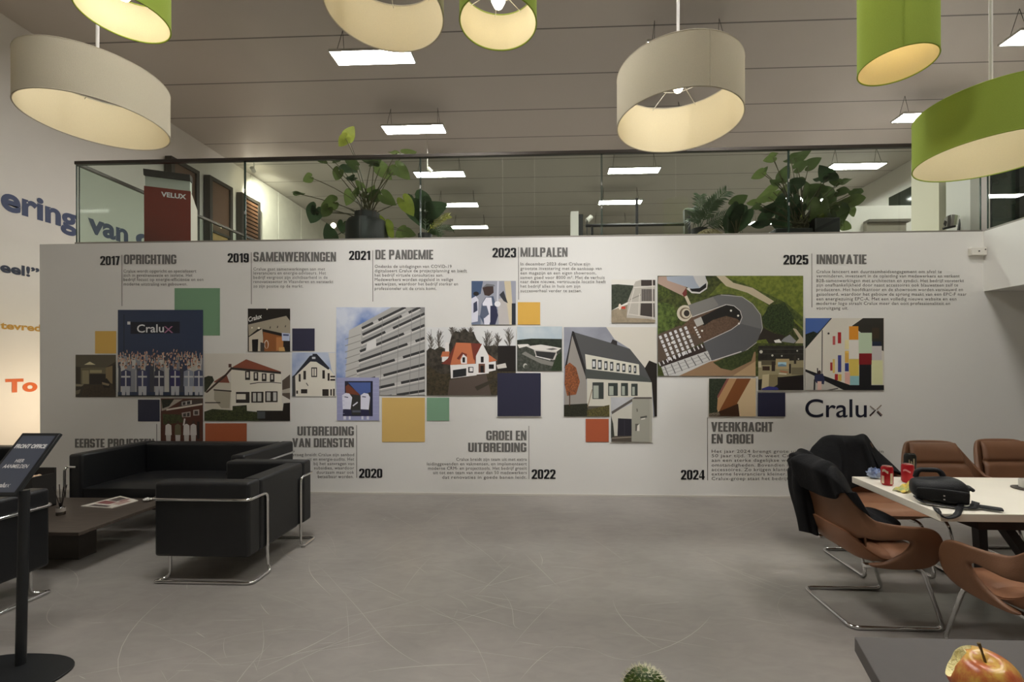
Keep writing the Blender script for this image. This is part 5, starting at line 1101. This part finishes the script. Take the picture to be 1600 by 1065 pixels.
# ================================================================== balustrades
rail = mat('dark_rail', (66, 60, 54), .35, .5)
pane = glass('balustrade_glass', (226, 236, 228), 1.5, .015)
edge_m = mat('glass_edge', (44, 62, 52), .2, 0, .6)
cl = mat('clamp', (226, 224, 216), .25, .6)
side_pane = glass('side_glass', (226, 236, 228), 1.10, 0)
def balustrade(label, a, b, cuts, z1, z0=ZUP + .01, pane=pane):
    """glass railing from a to b (plan points), panes between the cuts (0..1)"""
    a, b = Vector(a), Vector(b); d = b - a; n = Vector((-d.y, d.x)).normalized()
    t = thing('glass_balustrade', label, 'railing', (a.x, a.y, z0), 0, 'glass balustrades of the upper floor')
    P = lambda s, o, z: Vector((a.x + d.x * s + n.x * o, a.y + d.y * s + n.y * o, z))
    def slab_(m, s0, s1, o0, o1, za, zb, mi=0):
        k = len(m.v); m.v += [P(s, o, z) for z in (za, zb) for s, o in ((s0, o0), (s1, o0), (s1, o1), (s0, o1))]
        for q in ((3, 2, 1, 0), (4, 5, 6, 7), (0, 1, 5, 4), (1, 2, 6, 5), (2, 3, 7, 6), (3, 0, 4, 7)): m.f.append(tuple(k + i for i in q)); m.mi.append(mi)
    g = .006 / d.length
    for i in range(len(cuts) - 1):
        m = MB(); k = len(m.v); s0, s1 = cuts[i] + g, cuts[i + 1] - g
        m.face([P(s0, 0, z0 + .01), P(s1, 0, z0 + .01), P(s1, 0, z1 - .01), P(s0, 0, z1 - .01)])
        pn = m.build('glass_pane', pane, t, smooth=False, fix=False)
        m = MB()
        for s in (s0, s1): slab_(m, s - .004 / d.length, s + .004 / d.length, -.006, .006, z0 + .01, z1 - .012)
        m.build('pane_edge', edge_m, pn, smooth=False)
    for c in cuts[1:-1]:
        for zc in (.35, .62): m = MB(); slab_(m, c - .006 / d.length, c + .006 / d.length, -.011, .011, z0 + (z1 - z0) * zc - .015, z0 + (z1 - z0) * zc + .02); m.build('clamp', cl, t, smooth=False)
    m = MB(); slab_(m, 0, 1, -.024, .024, z1 - .028, z1 + .012); m.build('handrail', rail, t, bevel=.004)
    m = MB(); slab_(m, 0, 1, -.02, .02, z0, z0 + .022); m.build('base_channel', mat('base_channel', (150, 145, 136), .4, .4), t, bevel=.003)
    return t
zr = .5 * (atY(115, 253, YW + .03).z + atY(1440, 228, YW + .03).z)
yb = YW + .03
cut = [0] + [(atY(x, 300, yb).x - XGL) / (XG - XGL) for x in (383, 657, 940, 1232)] + [1]
balustrade('glass balustrade with dark handrail along the top of the mural wall', (XGL, yb), (XG, yb), cut, zr)
balustrade('glass balustrade running back at the left, behind the corner above the mural', (XGL + .0, yb + .03), (XGL + .0, 8.6), [0, .33, .66, 1], zr, pane=side_pane)
balustrade('glass balustrade on the bulkhead at the right edge', (XG + .03, yb - .04), (XG + .03, .5), [0, .25, .5, .75, 1], zr)
# ================================================================== red roof-window display, shutter frames
p0 = atY(225, 290, 6.05); p1 = Vector((atY(298, 300, 6.27).x, 6.27, p0.z)); ex = (p1 - p0); ex.z = 0; ey = Vector((-ex.y, ex.x, 0)).normalized() * .3
t = thing('display_stand', 'red roof window display stand with white lettering behind the glass', 'display', (p0.x, p0.y, ZUP))
def dsp(u, v, z): return Vector((p0.x, p0.y, z)) + ex * u + ey * v
zt = p0.z
m = MB(); m.v = [dsp(u, v, z) for z in (ZUP, zt) for u, v in ((0, 0), (1, 0), (1, 1), (0, 1))]
m.v[6].z -= .18; m.v[7].z -= .18
m.f = [(3, 2, 1, 0), (4, 5, 6, 7), (0, 1, 5, 4), (1, 2, 6, 5), (2, 3, 7, 6), (3, 0, 4, 7)]; m.mi = [0, 0, 1, 0, 0, 0]
m.build('cabinet', [mat('display_white', (206, 196, 184), .5), mat('display_red', (124, 42, 26), .45)], t, smooth=False)
m = MB(); z2 = atY(225, 274, 6.05).z
m.v = [dsp(u, v, z) for z in (zt, z2) for u, v in ((.02, .02), (.98, .02), (.98, .3), (.02, .3))]; m.f = [(3, 2, 1, 0), (4, 5, 6, 7), (0, 1, 5, 4), (1, 2, 6, 5), (2, 3, 7, 6), (3, 0, 4, 7)]; m.mi = [0] * 6
m.build('header', mat('display_grey', (186, 190, 178), .5), t, smooth=False)
m = MB(); z3 = z2 + .085
m.v = [dsp(u, v, z) for z, vs in ((z2, (-.06, .3)), (z3, (-.12, .3))) for u, v in ((.0, vs[0]), (1.0, vs[0]), (1.0, vs[1]), (.0, vs[1]))]; m.f = [(3, 2, 1, 0), (4, 5, 6, 7), (0, 1, 5, 4), (1, 2, 6, 5), (2, 3, 7, 6), (3, 0, 4, 7)]; m.mi = [0] * 6
m.build('window_sash', mat('sash_dark', (48, 44, 40), .5), t, bevel=.006)
m = MB(); fn = lambda x, y: dsp(x, -.004, y)
text_on(m, 'VELUX', .36, .90, zt - .055, zt - .125, fn, .03, 4); m.build('display_lettering', mat('sign_white', (236, 236, 236), .5), t, smooth=False, fix=False)
fr_d = mat('frame_dark', (60, 54, 48), .5); blind = mat('blind_brown', (104, 78, 60), .6, noise=.1, scale=8, stretch=(1, 1, 30)); pine = mat('pine', (186, 150, 96), .5, noise=.25, scale=5, stretch=(1, 1, 8)); slat = mat('slat_brown', (112, 80, 58), .5)
Xf = XL + .17
def frame(label, xa, xb, ytop, kind):
    a, b = atX(xa, ytop, Xf), atX(xb, ytop, Xf); zt = a.z
    t = thing('shutter_frame', label, 'display', (XL, (a.y + b.y) / 2, ZUP + .05), 0, 'shutter frames on the left wall')
    z0 = ZUP + .12; w_ = .085
    m = MB(); X0 = XL + .031
    m.box(X0, a.y, z0, Xf, a.y + w_, zt); m.box(X0, b.y - w_, z0, Xf, b.y, zt); m.box(X0, a.y + w_, zt - w_, Xf, b.y - w_, zt); m.box(X0, a.y + w_, z0, Xf, b.y - w_, z0 + .12); m.box(X0, a.y + w_, z0 + .12, X0 + .02, b.y - w_, zt - w_)
    m.build('frame', fr_d, t, smooth=False)
    za, zb = z0 + .12, zt - w_
    if kind == 2:
        m = MB(); n = 26
        for k in range(n):
            z = za + (zb - za) * k / n; m.box(Xf - .06, a.y + w_, z + .006, Xf - .015, b.y - w_, z + (zb - za) / n * .72)
        m.build('louvres', slat, t, smooth=False)
    else:
        zm = za + (zb - za) * .56
        MB().box(Xf - .05, a.y + w_, zm, Xf - .04, b.y - w_, zb).build('blind', blind, t, smooth=False)
        MB().box(Xf - .055, a.y + w_, zm - .05, Xf - .02, b.y - w_, zm).build('blind_rail', fr_d, t, smooth=False)
        MB().box(Xf - .08, a.y + w_, za, Xf - .07, b.y - w_, zm - .05).build('pine_panel', pine, t, smooth=False)
frame('brown shutter frame behind the red display stand, nearest on the left wall', 268, 312, 243, 0)
frame('shutter frame with brown blind above pale pine, middle of three', 328, 364, 273, 1)
frame('shutter frame with louvred slats, right of the other two', 378, 407, 300, 2)
# ================================================================== plants
leafm = [mat('leaf_a', (104, 118, 66), .45, 0, .4, noise=.18, scale=14), mat('leaf_b', (78, 92, 54), .45, 0, .4, noise=.2, scale=14), mat('leaf_c', (146, 156, 66), .45, 0, .4, noise=.2, scale=12), mat('leaf_d', (58, 76, 50), .4, 0, .45, noise=.2, scale=12)]
for m_ in leafm:
    nt = m_.node_tree; b_ = nt.nodes['Principled BSDF']; o_ = nt.nodes['Material Output']; tr = nt.nodes.new('ShaderNodeBsdfTranslucent'); mx = nt.nodes.new('ShaderNodeMixShader')
    nt.links.new(b_.inputs['Base Color'].links[0].from_socket, tr.inputs[0]); mx.inputs[0].default_value = .35
    nt.links.new(b_.outputs[0], mx.inputs[1]); nt.links.new(tr.outputs[0], mx.inputs[2]); nt.links.new(mx.outputs[0], o_.inputs[0])
stemm = mat('plant_stem', (84, 78, 50), .6)
prof = [(0, 1.12), (8, 1.0), (18, .87), (35, .72), (60, .62), (90, .57), (120, .55), (145, .52), (163, .40), (174, .22), (180, .10)]
def pr_(a):
    for (a0, r0), (a1, r1) in zip(prof, prof[1:]):
        if a <= a1: return r0 + (r1 - r0) * (a - a0) / (a1 - a0)
    return .1
def leaf(t, c, L, ang, tilt, m_, rd, roll=0.0):
    """heart-shaped leaf: c = where the stalk joins, ang = tip direction in the upright plane, tilt = turn about its own cross axis"""
    n, nr = 28, 4; w1, w2, w3 = rd.uniform(0, 6), rd.uniform(.04, .09), rd.uniform(.10, .28)
    Rm = Matrix.Rotation(math.radians(ang), 3, 'Y') @ Matrix.Rotation(math.radians(roll), 3, 'X') @ Matrix.Rotation(math.radians(tilt), 3, 'Y')
    Rm = Matrix.Rotation(math.radians(tilt), 3, 'X') @ Matrix.Rotation(math.radians(-ang), 3, 'Y') @ Matrix.Rotation(math.radians(roll), 3, 'X')
    m = MB(); m.v.append(Vector(c))
    for k in range(1, nr + 1):
        for i in range(n):
            a = 360 * i / n; aa = a if a <= 180 else 360 - a; r = pr_(aa) * k / nr * L
            x, z = r * math.cos(math.radians(a)), r * math.sin(math.radians(a)) * .92
            y = w3 * (r * r) / L - .12 * abs(z) + w2 * L * math.sin(3 * math.radians(a) + w1) * (k / nr) ** 2
            m.v.append(Vector(c) + Rm @ Vector((x, y, z)))
    for i in range(n): m.f.append((0, 1 + i, 1 + (i + 1) % n)); m.mi.append(0)
    for k in range(nr - 1):
        for i in range(n): j = (i + 1) % n; m.f.append((1 + k * n + i, 1 + (k + 1) * n + i, 1 + (k + 1) * n + j, 1 + k * n + j)); m.mi.append(0)
    return m.build('leaf', m_, t, fix=False, ang=80)
def stalk(t, a, b, rd, sag=.0, r=.006):
    a, b = Vector(a), Vector(b); mid = a.lerp(b, .5) + Vector(((b.x - a.x) * -.12, rd.uniform(-.03, .03), (b.z - a.z) * .10 + sag))
    P = [a * (1 - q) ** 2 + mid * 2 * q * (1 - q) + b * q * q for q in [i / 8 for i in range(9)]]
    MB().tube(P, [r * 1.2 - r * .5 * i / 8 for i in range(9)], 6).build('stalk', stemm, t)
def leafy(label, crown, Yc, leaves, seed, scale=.82, name='potted_plant'):
    rd = random.Random(seed); c0 = atY(*crown, Yc)
    t = thing(name, label, 'plant', (c0.x, Yc, ZUP)); WL[t.name] = Vector((c0.x, Yc, ZUP))
    for k, L in enumerate(leaves):
        x, y, s, ang, tilt, mi = L[:6]; dY = rd.uniform(-.16, .22)
        p = atY(x, y, Yc + dY); sz = s * scale * (Yc + dY) / F
        leaf(t, p, sz, ang, tilt, leafm[mi], rd, rd.uniform(-25, 25))
        if len(L) < 7: stalk(t, c0 + Vector((rd.uniform(-.08, .08), rd.uniform(-.06, .06), rd.uniform(-.08, .02))), p, rd)
    return t, c0
# left plant: (x, y of the stalk joint, length px, tip angle (0 right, 90 up), tilt, colour)
Lv = [(543, 214, 22, 55, 10, 2), (540, 216, 20, 215, 20, 2), (633, 240, 20, 0, 72, 0), (620, 239, 16, 180, 72, 0), (484, 277, 17, 200, 35, 0), (506, 251, 14, 180, 75, 1), (522, 252, 14, 10, 70, 1), (529, 268, 20, 230, 40, 0),
      (548, 263, 26, 190, 75, 3), (555, 258, 18, 150, 55, 1), (580, 255, 24, 20, 65, 1), (594, 262, 26, -50, 35, 0), (585, 254, 22, 170, 68, 1), (622, 262, 26, -45, 30, 0), (616, 265, 18, 200, 40, 0), (552, 277, 16, 200, 60, 3), (548, 303, 22, -120, 15, 0), (556, 302, 12, 60, 40, 0),
      (520, 316, 27, 195, 12, 0), (512, 326, 20, 225, 25, 0), (493, 328, 30, 232, 30, 3), (492, 332, 14, 90, 40, 3), (578, 300, 15, 40, 45, 0), (565, 292, 14, 120, 50, 0), (600, 306, 24, -40, 25, 0), (590, 305, 22, 200, 40, 1), (632, 314, 28, -60, 20, 2), (604, 352, 24, -70, 15, 2), (600, 348, 14, 120, 35, 2),
      (632, 360, 22, 215, 30, 0), (634, 362, 18, -20, 30, 0), (536, 350, 20, 250, 40, 3), (518, 372, 26, 100, 25, 3), (572, 304, 13, 200, 50, 1), (462, 302, 16, -10, 75, 1)]
t, c0 = leafy('large potted plant with heart-shaped leaves left on the upper floor edge', (574, 338), 5.62, Lv, 2)
potm = mat('black_pot', (38, 38, 36), .5, noise=.1, scale=20)
pw = 32 * 5.62 / F; hz = atY(574, 346, 5.62).z - ZUP; hz2 = atY(574, 334, 5.62).z - ZUP
MB().lathe([(pw * .8, 0), (pw * 1.02, .04), (pw * 1.02, hz - .05), (pw * .9, hz), (pw * .62, hz + .005), (pw * .6, hz2), (pw * .52, hz2), (pw * .5, hz + .02), (0, hz + .02)], 36).build('pot', potm, t, world=False)
m = MB(); rd = random.Random(4)
for k in range(26):
    a = rd.uniform(0, 6.28); r = pw * rd.uniform(.3, .62); m.tube([(r * .5 * math.cos(a), r * .5 * math.sin(a), hz2 - .05), (r * math.cos(a) * 1.02, r * math.sin(a) * 1.02, hz2 + .02), (r * 1.06 * math.cos(a), r * 1.06 * math.sin(a), hz - .02)], .007, 5)
m.build('aerial_roots', mat('roots', (74, 56, 44), .8), t, world=False)
# right plant
Rv = [(1208, 246, 18, 200, 45, 0), (1205, 243, 14, 10, 60, 0), (1190, 270, 20, 215, 45, 0), (1193, 268, 11, 60, 45, 1), (1243, 247, 30, 20, 60, 1), (1236, 250, 14, 200, 55, 1), (1246, 262, 22, 35, 45, 1), (1264, 258, 24, 35, 50, 1), (1222, 278, 26, 70, 25, 1), (1216, 286, 18, 170, 50, 1), (1250, 281, 12, 5, 50, 1), (1240, 288, 26, 10, 50, 3), (1232, 294, 24, 230, 40, 0),
      (1208, 300, 34, 215, 35, 0), (1200, 308, 22, 215, 40, 0), (1294, 276, 30, 140, 50, 3), (1296, 276, 24, -20, 45, 3), (1286, 280, 18, 190, 55, 3), (1318, 284, 24, 10, 60, 1), (1310, 285, 16, 180, 60, 1), (1336, 300, 20, -10, 50, 1), (1340, 302, 18, 175, 60, 1), (1282, 300, 28, 150, 25, 1), (1288, 300, 26, -10, 30, 1), (1312, 300, 22, 0, 40, 1), (1330, 315, 30, 10, 40, 0), (1322, 316, 22, 190, 40, 0), (1330, 327, 18, -50, 20, 0),
      (1282, 322, 48, -92, 6, 0), (1270, 318, 30, 130, 20, 1), (1296, 318, 26, 60, 20, 1), (1312, 328, 34, -75, 15, 1), (1258, 340, 20, -95, 10, 2), (1262, 341, 14, 60, 30, 2), (1280, 338, 20, -100, 8, 2), (1318, 352, 20, -20, 35, 0), (1313, 350, 12, 150, 30, 0), (1226, 312, 30, 230, 30, 3), (1240, 314, 30, -70, 25, 3), (1214, 322, 32, 200, 30, 3), (1224, 330, 28, -100, 20, 3), (1204, 330, 26, 220, 30, 3), (1240, 332, 26, -60, 25, 3),
      (1200, 342, 26, 210, 35, 3), (1216, 346, 26, -60, 30, 3), (1232, 350, 24, -120, 25, 3), (1246, 352, 22, -40, 30, 3), (1190, 350, 20, 190, 45, 3), (1238, 300, 20, 100, 30, 3), (1262, 304, 24, 100, 30, 1), (1252, 324, 22, -100, 25, 3), (1180, 316, 16, 190, 50, 0), (1186, 322, 14, 200, 40, 1), (1300, 336, 22, -60, 20, 1)]
t, c0 = leafy('large bushy potted plant with broad leaves right on the upper floor edge', (1250, 352), 5.66, Rv, 8, .70)
a, b = atY(1262, 350, 5.66), atY(1300, 362, 5.66)
xa, xb = a.x - c0.x, b.x - c0.x
m = MB(); m.box(xa, -.16, 0, xb, .16, atY(1280, 346, 5.66).z - ZUP); m.box(xa + .02, -.14, 0, xb - .02, .14, atY(1280, 346, 5.66).z - ZUP - .02); m.build('pot', potm, t, world=False, bevel=.012)
m = MB(); m.box(-.36, -.14, 0, xa - .01, .14, .17); m.build('pot', potm, t, world=False, bevel=.012)
# palms
def frond(t, a, b, n, L, rd, mm, droop=.5):
    a, b = Vector(a), Vector(b); mid = a.lerp(b, .5) + Vector((0, 0, .10)); m = MB()
    Q = lambda q: a * (1 - q) ** 2 + mid * 2 * q * (1 - q) + b * q * q
    m.tube([Q(i / 8) for i in range(9)], .005, 5)
    for i in range(n):
        q = .22 + .78 * i / (n - 1); p = Q(q); tn = (Q(min(1, q + .02)) - Q(q - .02)).normalized(); ln = L * (.55 + .75 * math.sin(min(1, q + .05) * PI * .8)) * rd.uniform(.85, 1.1)
        sd0 = tn.cross(Vector((0, -1, .15))).normalized()
        for s_ in (-1, 1):
            sd = (sd0 * s_ * .8 + tn * .75 + Vector((0, rd.uniform(-.25, .25), 0))).normalized(); up = tn * .011
            e = p + sd * ln - Vector((0, 0, ln * droop * .35)); md = p + sd * ln * .5
            k = len(m.v); m.v += [p - up * .6, md - up, e, md + up, p + up * .6]; m.f.append((k, k + 1, k + 2, k + 3, k + 4)); m.mi.append(0)
    m.build('frond', mm, t, fix=False)
palm = mat('palm_green', (76, 96, 58), .5, noise=.2, scale=10); lit = mat('palm_lit', (190, 186, 84), .5)  # second palm colour has the light on one frond painted in
def palm_plant(label, crown, Y, tips, seed, n=16, L=.12, pot=None):
    rd = random.Random(seed); c = atY(*crown, Y); t = thing('potted_palm', label, 'plant', (c.x, Y, ZUP)); WL[t.name] = Vector((c.x, Y, ZUP))
    for x, y, mm in tips: frond(t, c + Vector((rd.uniform(-.02, .02), rd.uniform(-.02, .02), 0)), atY(x, y, Y + rd.uniform(-.12, .15)), n, L, rd, mm)
    m = MB(); m.lathe([(.06, 0), (.085, .02), (.1, max(.05, c.z - ZUP)), (.085, max(.05, c.z - ZUP)), (0, max(.05, c.z - ZUP) - .01)], 24); m.build('pot', pot or potm, t, world=False)
    return t
palm_plant('feathery palm left of the bushy plant, behind the glass', (1093, 358), 5.75, [(1134, 299, palm), (1094, 306, palm), (1083, 326, palm), (1150, 335, palm), (1154, 352, palm), (1118, 312, palm), (1084, 344, palm)], 3)
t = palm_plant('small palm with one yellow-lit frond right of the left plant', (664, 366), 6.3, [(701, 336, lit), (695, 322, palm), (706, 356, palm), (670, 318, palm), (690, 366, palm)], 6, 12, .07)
rd = random.Random(12)
for x, y, s_, an in ((652, 318, 44, -72), (660, 322, 34, -80), (672, 330, 26, 20)): leaf(t, atY(x, y, 6.2), s_ * 6.2 / F, an, 25, leafm[3], rd)
t = thing('potted_plant', 'low plant with big pale-veined leaves between the palm and the bushy plant', 'plant', atY(1150, 362, 5.7) * 1.0); t.location.z = ZUP; WL[t.name] = Vector(t.location)
for x, y, s_, an, mi in ((1152, 330, 30, -110, 3), (1160, 336, 34, -115, 3), (1148, 318, 20, 30, 1), (1142, 345, 24, -60, 3)):
    p = atY(x, y, 5.7); leaf(t, p, s_ * 5.7 / F, an, 30, leafm[mi], rd); stalk(t, Vector(t.location) + Vector((0, 0, .1)), p, rd)
MB().lathe([(.06, 0), (.08, .12), (.07, .12), (0, .11)], 20).build('pot', potm, t, world=False)
# straw-coloured clump
c = atY(1108, 362, 5.6); t = thing('dried_grass', 'pale straw-coloured clump in front of the palm', 'plant', (c.x, c.y, ZUP)); m = MB(); rd = random.Random(9)
for k in range(420):
    a = rd.uniform(0, 6.28); r = rd.uniform(.03, .22); h = .155 * math.sqrt(max(0, 1 - (r / .23) ** 2)) + .04
    m.tube([(r * .3 * math.cos(a), r * .2 * math.sin(a), .01), (r * .8 * math.cos(a), r * .5 * math.sin(a), h), (r * 1.05 * math.cos(a + .1), r * .7 * math.sin(a), h - .03)], [.004, .003, .001], 3, caps=False)
o = m.build('blades', mat('straw', (206, 192, 152), .8), t, world=False); o['kind'] = 'stuff'
# ================================================================== small things on the upper floor
bm = mat('black_steel', (30, 28, 28), .4, .3)
t = thing('steel_frame', 'black steel pipe frame standing far back on the upper floor', 'frame', (1.6, 8, ZUP))
z = atY(1000, 352, 8).z
m = MB(); m.tube([atY(915, 352.5, 8), atY(1078, 350, 8)], .028, 8); m.build('crossbar', bm, t)
for x, y0 in ((995, 310), (1073, 328), (925, 352)):
    p = atY(x, y0, 8); w_ = .022 if x == 995 else (.05 if x == 1073 else .02); m = MB(); m.box(p.x - w_, 8 - w_, ZUP, p.x + w_, 8 + w_, p.z); m.build('post', bm, t, smooth=False)
a, b = atY(892, 330, 10.5), atY(904, 364, 10.5); c = atY(911, 334, 10.5)
t = thing('partition_end', 'white partition end with a black side far back on the upper floor', 'partition', (a.x, 10.5, ZUP))
MB().box(a.x, 10.5, ZUP, b.x, 10.8, a.z).build('white_side', white, t, smooth=False); MB().box(b.x, 10.52, ZUP, c.x, 10.8, c.z).build('black_side', bm, t, smooth=False)
p = atY(668, 262.5, 9.5); t = thing('ceiling_spotlight', 'small white spotlight above the third panel light of the left row', 'light', p)
MB().tube([(0, 0, 0), (.08, .05, -.06)], .045, 12).build('head', sw, t, world=False); MB().tube([(0, 0, 0), (0, 0, ZC - p.z)], .008, 6).build('stem', sw, t, world=False)
p = atY(917, 345, 9.5); t = thing('ceiling_spotlight', 'small white spotlight on the black pipe beside the white partition end', 'light', p)
MB().tube([(0, 0, 0), (.1, .04, .1)], .05, 12).build('head', sw, t, world=False); MB().tube([(0, 0, 0), (0, 0, ZUP - p.z)], .01, 6).build('stem', bm, t, world=False)
# shelf slot in the half wall
a, b = atY(1350, 350, 8.98), atY(1411, 362, 8.98)
t = thing('wall_niche', 'grey shelf niche in the half wall right of the bushy plant', 'shelf', (a.x, 8.98, ZUP))
MB().box(a.x, 8.9, b.z - .2, b.x, 8.999, a.z).build('niche_back', mat('niche_grey', (150, 142, 128), .6), t, smooth=False)
MB().box(a.x, 8.84, a.z, b.x + .04, 8.999, a.z + .05).build('niche_lid', mat('niche_dark', (110, 104, 94), .6), t, smooth=False)
# brochure rack
Yr = 6.1
t = thing('brochure_rack', 'small tilted rack with black and white brochures before the cream column', 'rack', atY(1490, 364, Yr)); t.location.z = ZUP; WL[t.name] = Vector(t.location)
MB().tube([atY(1496, 368, Yr), atY(1502, 337, Yr)], .016, 6).build('post', bm, t)
a_, b_2 = atY(1474, 357, Yr), atY(1492, 353, Yr); MB().tube([a_, b_2], .018, 6).build('ledge', bm, t)
for k, (c_, q) in enumerate((((220, 214, 206), ((1474, 356), (1475, 342), (1481, 336), (1482, 356))), ((96, 88, 84), ((1480, 354), (1481, 337), (1486, 335), (1486, 353))), ((150, 142, 138), ((1485, 353), (1487, 335), (1492, 335), (1490, 352))), ((176, 178, 150), ((1490, 352), (1492, 335), (1497, 336), (1494, 351))), ((240, 236, 228), ((1494, 351), (1497, 336), (1500, 337), (1496, 352))), ((60, 54, 52), ((1474, 350), (1476, 344), (1480, 346), (1478, 354))))):
    m = MB(); m.prism(q, -.012 - .004 * k, .0 - .004 * k, lambda x, y, d: atY(x, y, Yr + d)); m.build('brochure', mat('brochure_%d' % k, c_, .5), t, smooth=False)
# ================================================================== drum lamps
ivory = fabric('ivory_shade', (214, 206, 184), .22); lime = fabric('lime_shade', (162, 182, 80), .08); lining = fabric('cream_lining', (236, 224, 190), .2)
wirew = mat('white_wire', (226, 222, 212), .4, .2); polew = mat('white_pole', (216, 212, 204), .35)
def lamp(label, X, Y, H, R, h, outer, bulb, power, seam=None, drop=.0, pole=True):
    X, Y, R, h = X * H, Y * H, R * H, h
    t = thing('drum_lamp', label, 'lamp', (X, Y, HC + H), 0, 'hanging drum lamps')
    MB().lathe([(R, 0), (R, h)], 96).build('shade', outer, t, world=False)
    m = t.children[-1] if t.children else None
    for o in t.children:
        if o.name.startswith('shade'):
            me = o.data; import bmesh
            b = bmesh.new(); b.from_mesh(me); bmesh.ops.delete(b, geom=[f for f in b.faces if len(f.verts) > 4], context='FACES'); b.to_mesh(me); b.free()
    mb = MB(); mb.grid(lambda u, v: ((R - .004) * math.cos(2 * PI * u), (R - .004) * math.sin(2 * PI * u), h * v), 96, 1, cu=True); mb.build('lining', lining, t, world=False, fix=False)
    mb = MB(); mb.tube([((R - .002) * math.cos(2 * PI * k / 64), (R - .002) * math.sin(2 * PI * k / 64), 0) for k in range(64)], .004, 6, True); mb.tube([((R - .002) * math.cos(2 * PI * k / 64), (R - .002) * math.sin(2 * PI * k / 64), h) for k in range(64)], .004, 6, True)
    mb.build('rim', outer, t, world=False)
    mb = MB(); zs = h - .015
    for rr in (.36, .44): mb.tube([(R * rr * math.cos(2 * PI * k / 40), R * rr * math.sin(2 * PI * k / 40), zs) for k in range(40)], .0022, 5, True)
    for k in range(8): a = 2 * PI * k / 8 + .2; mb.tube([(R * .05 * math.cos(a), R * .05 * math.sin(a), zs), (R * .995 * math.cos(a), R * .995 * math.sin(a), zs)], .0022, 5)
    mb.build('wire_spider', wirew, t, world=False)
    bs = .036; zb = max(h - .085, h * .5)
    mb = MB(); mb.lathe([(.0, zb - bs), (bs * .6, zb - bs * .8), (bs, zb), (bs * .8, zb + bs * .6), (bs * .35, zb + bs * 1.2), (bs * .3, zb + bs * 1.4)], 24)
    mb.build('bulb', emis('bulb_%g' % bulb, (255, 240, 210), bulb) if bulb else mat('opal_bulb', (240, 236, 226), .2), t, world=False)
    MB().lathe([(.022, zb + bs * 1.3), (.022, h + .01)], 16).build('socket', polew, t, world=False)
    MB().tube([(0, 0, h), (0, 0, ZC - HC - H)], .0105, 12).build('pole', polew, t, world=False)
    MB().lathe([(.05, ZC - HC - H - .03), (.05, ZC - HC - H)], 20).build('ceiling_cup', polew, t, world=False)
    if seam is not None:
        a = math.radians(seam); MB().tube([((R + .001) * math.cos(a), (R + .001) * math.sin(a), .003), ((R + .001) * math.cos(a), (R + .001) * math.sin(a), h - .003)], .003, 4).build('seam', outer, t, world=False)
    point('lamp_bulb_and_fill', (X, Y, HC + H + zb - bs - .02), power, (1, .9, .70), .04)  # bulb light; in unlit lamps a weak added light that brightens the lining
lamp('wide ivory drum lamp at the upper left, before the left wall', -1.840, 1.757, 1.74, .232, .325, ivory, 0, .55)
lamp('large ivory drum lamp hanging in front of the handrail, right of centre', .533, 1.866, 1.61, .248, .325, ivory, 5, .5, -80)
lamp('tall narrow lime green lamp at the top right', 1.159, 1.539, 1.85, .108, .95, lime, 12, 6, -118)
lamp('wide lime green drum lamp at the right edge', 2.116, 2.231, 1.38, .290, .33, lime, 5, .45)
lamp('ivory drum lamp at the top edge, over the first panel light', -.459, 1.244, 1.85, .162, .27, ivory, 4, .12)
lamp('small drum lamp with a lit bulb at the top centre', -.146, 1.300, 1.79, .112, .20, lime, 5, .25)
lamp('small lime green drum lamp with a lit bulb at the top left', -1.210, 1.230, 1.89, .106, .21, lime, 5, .5)
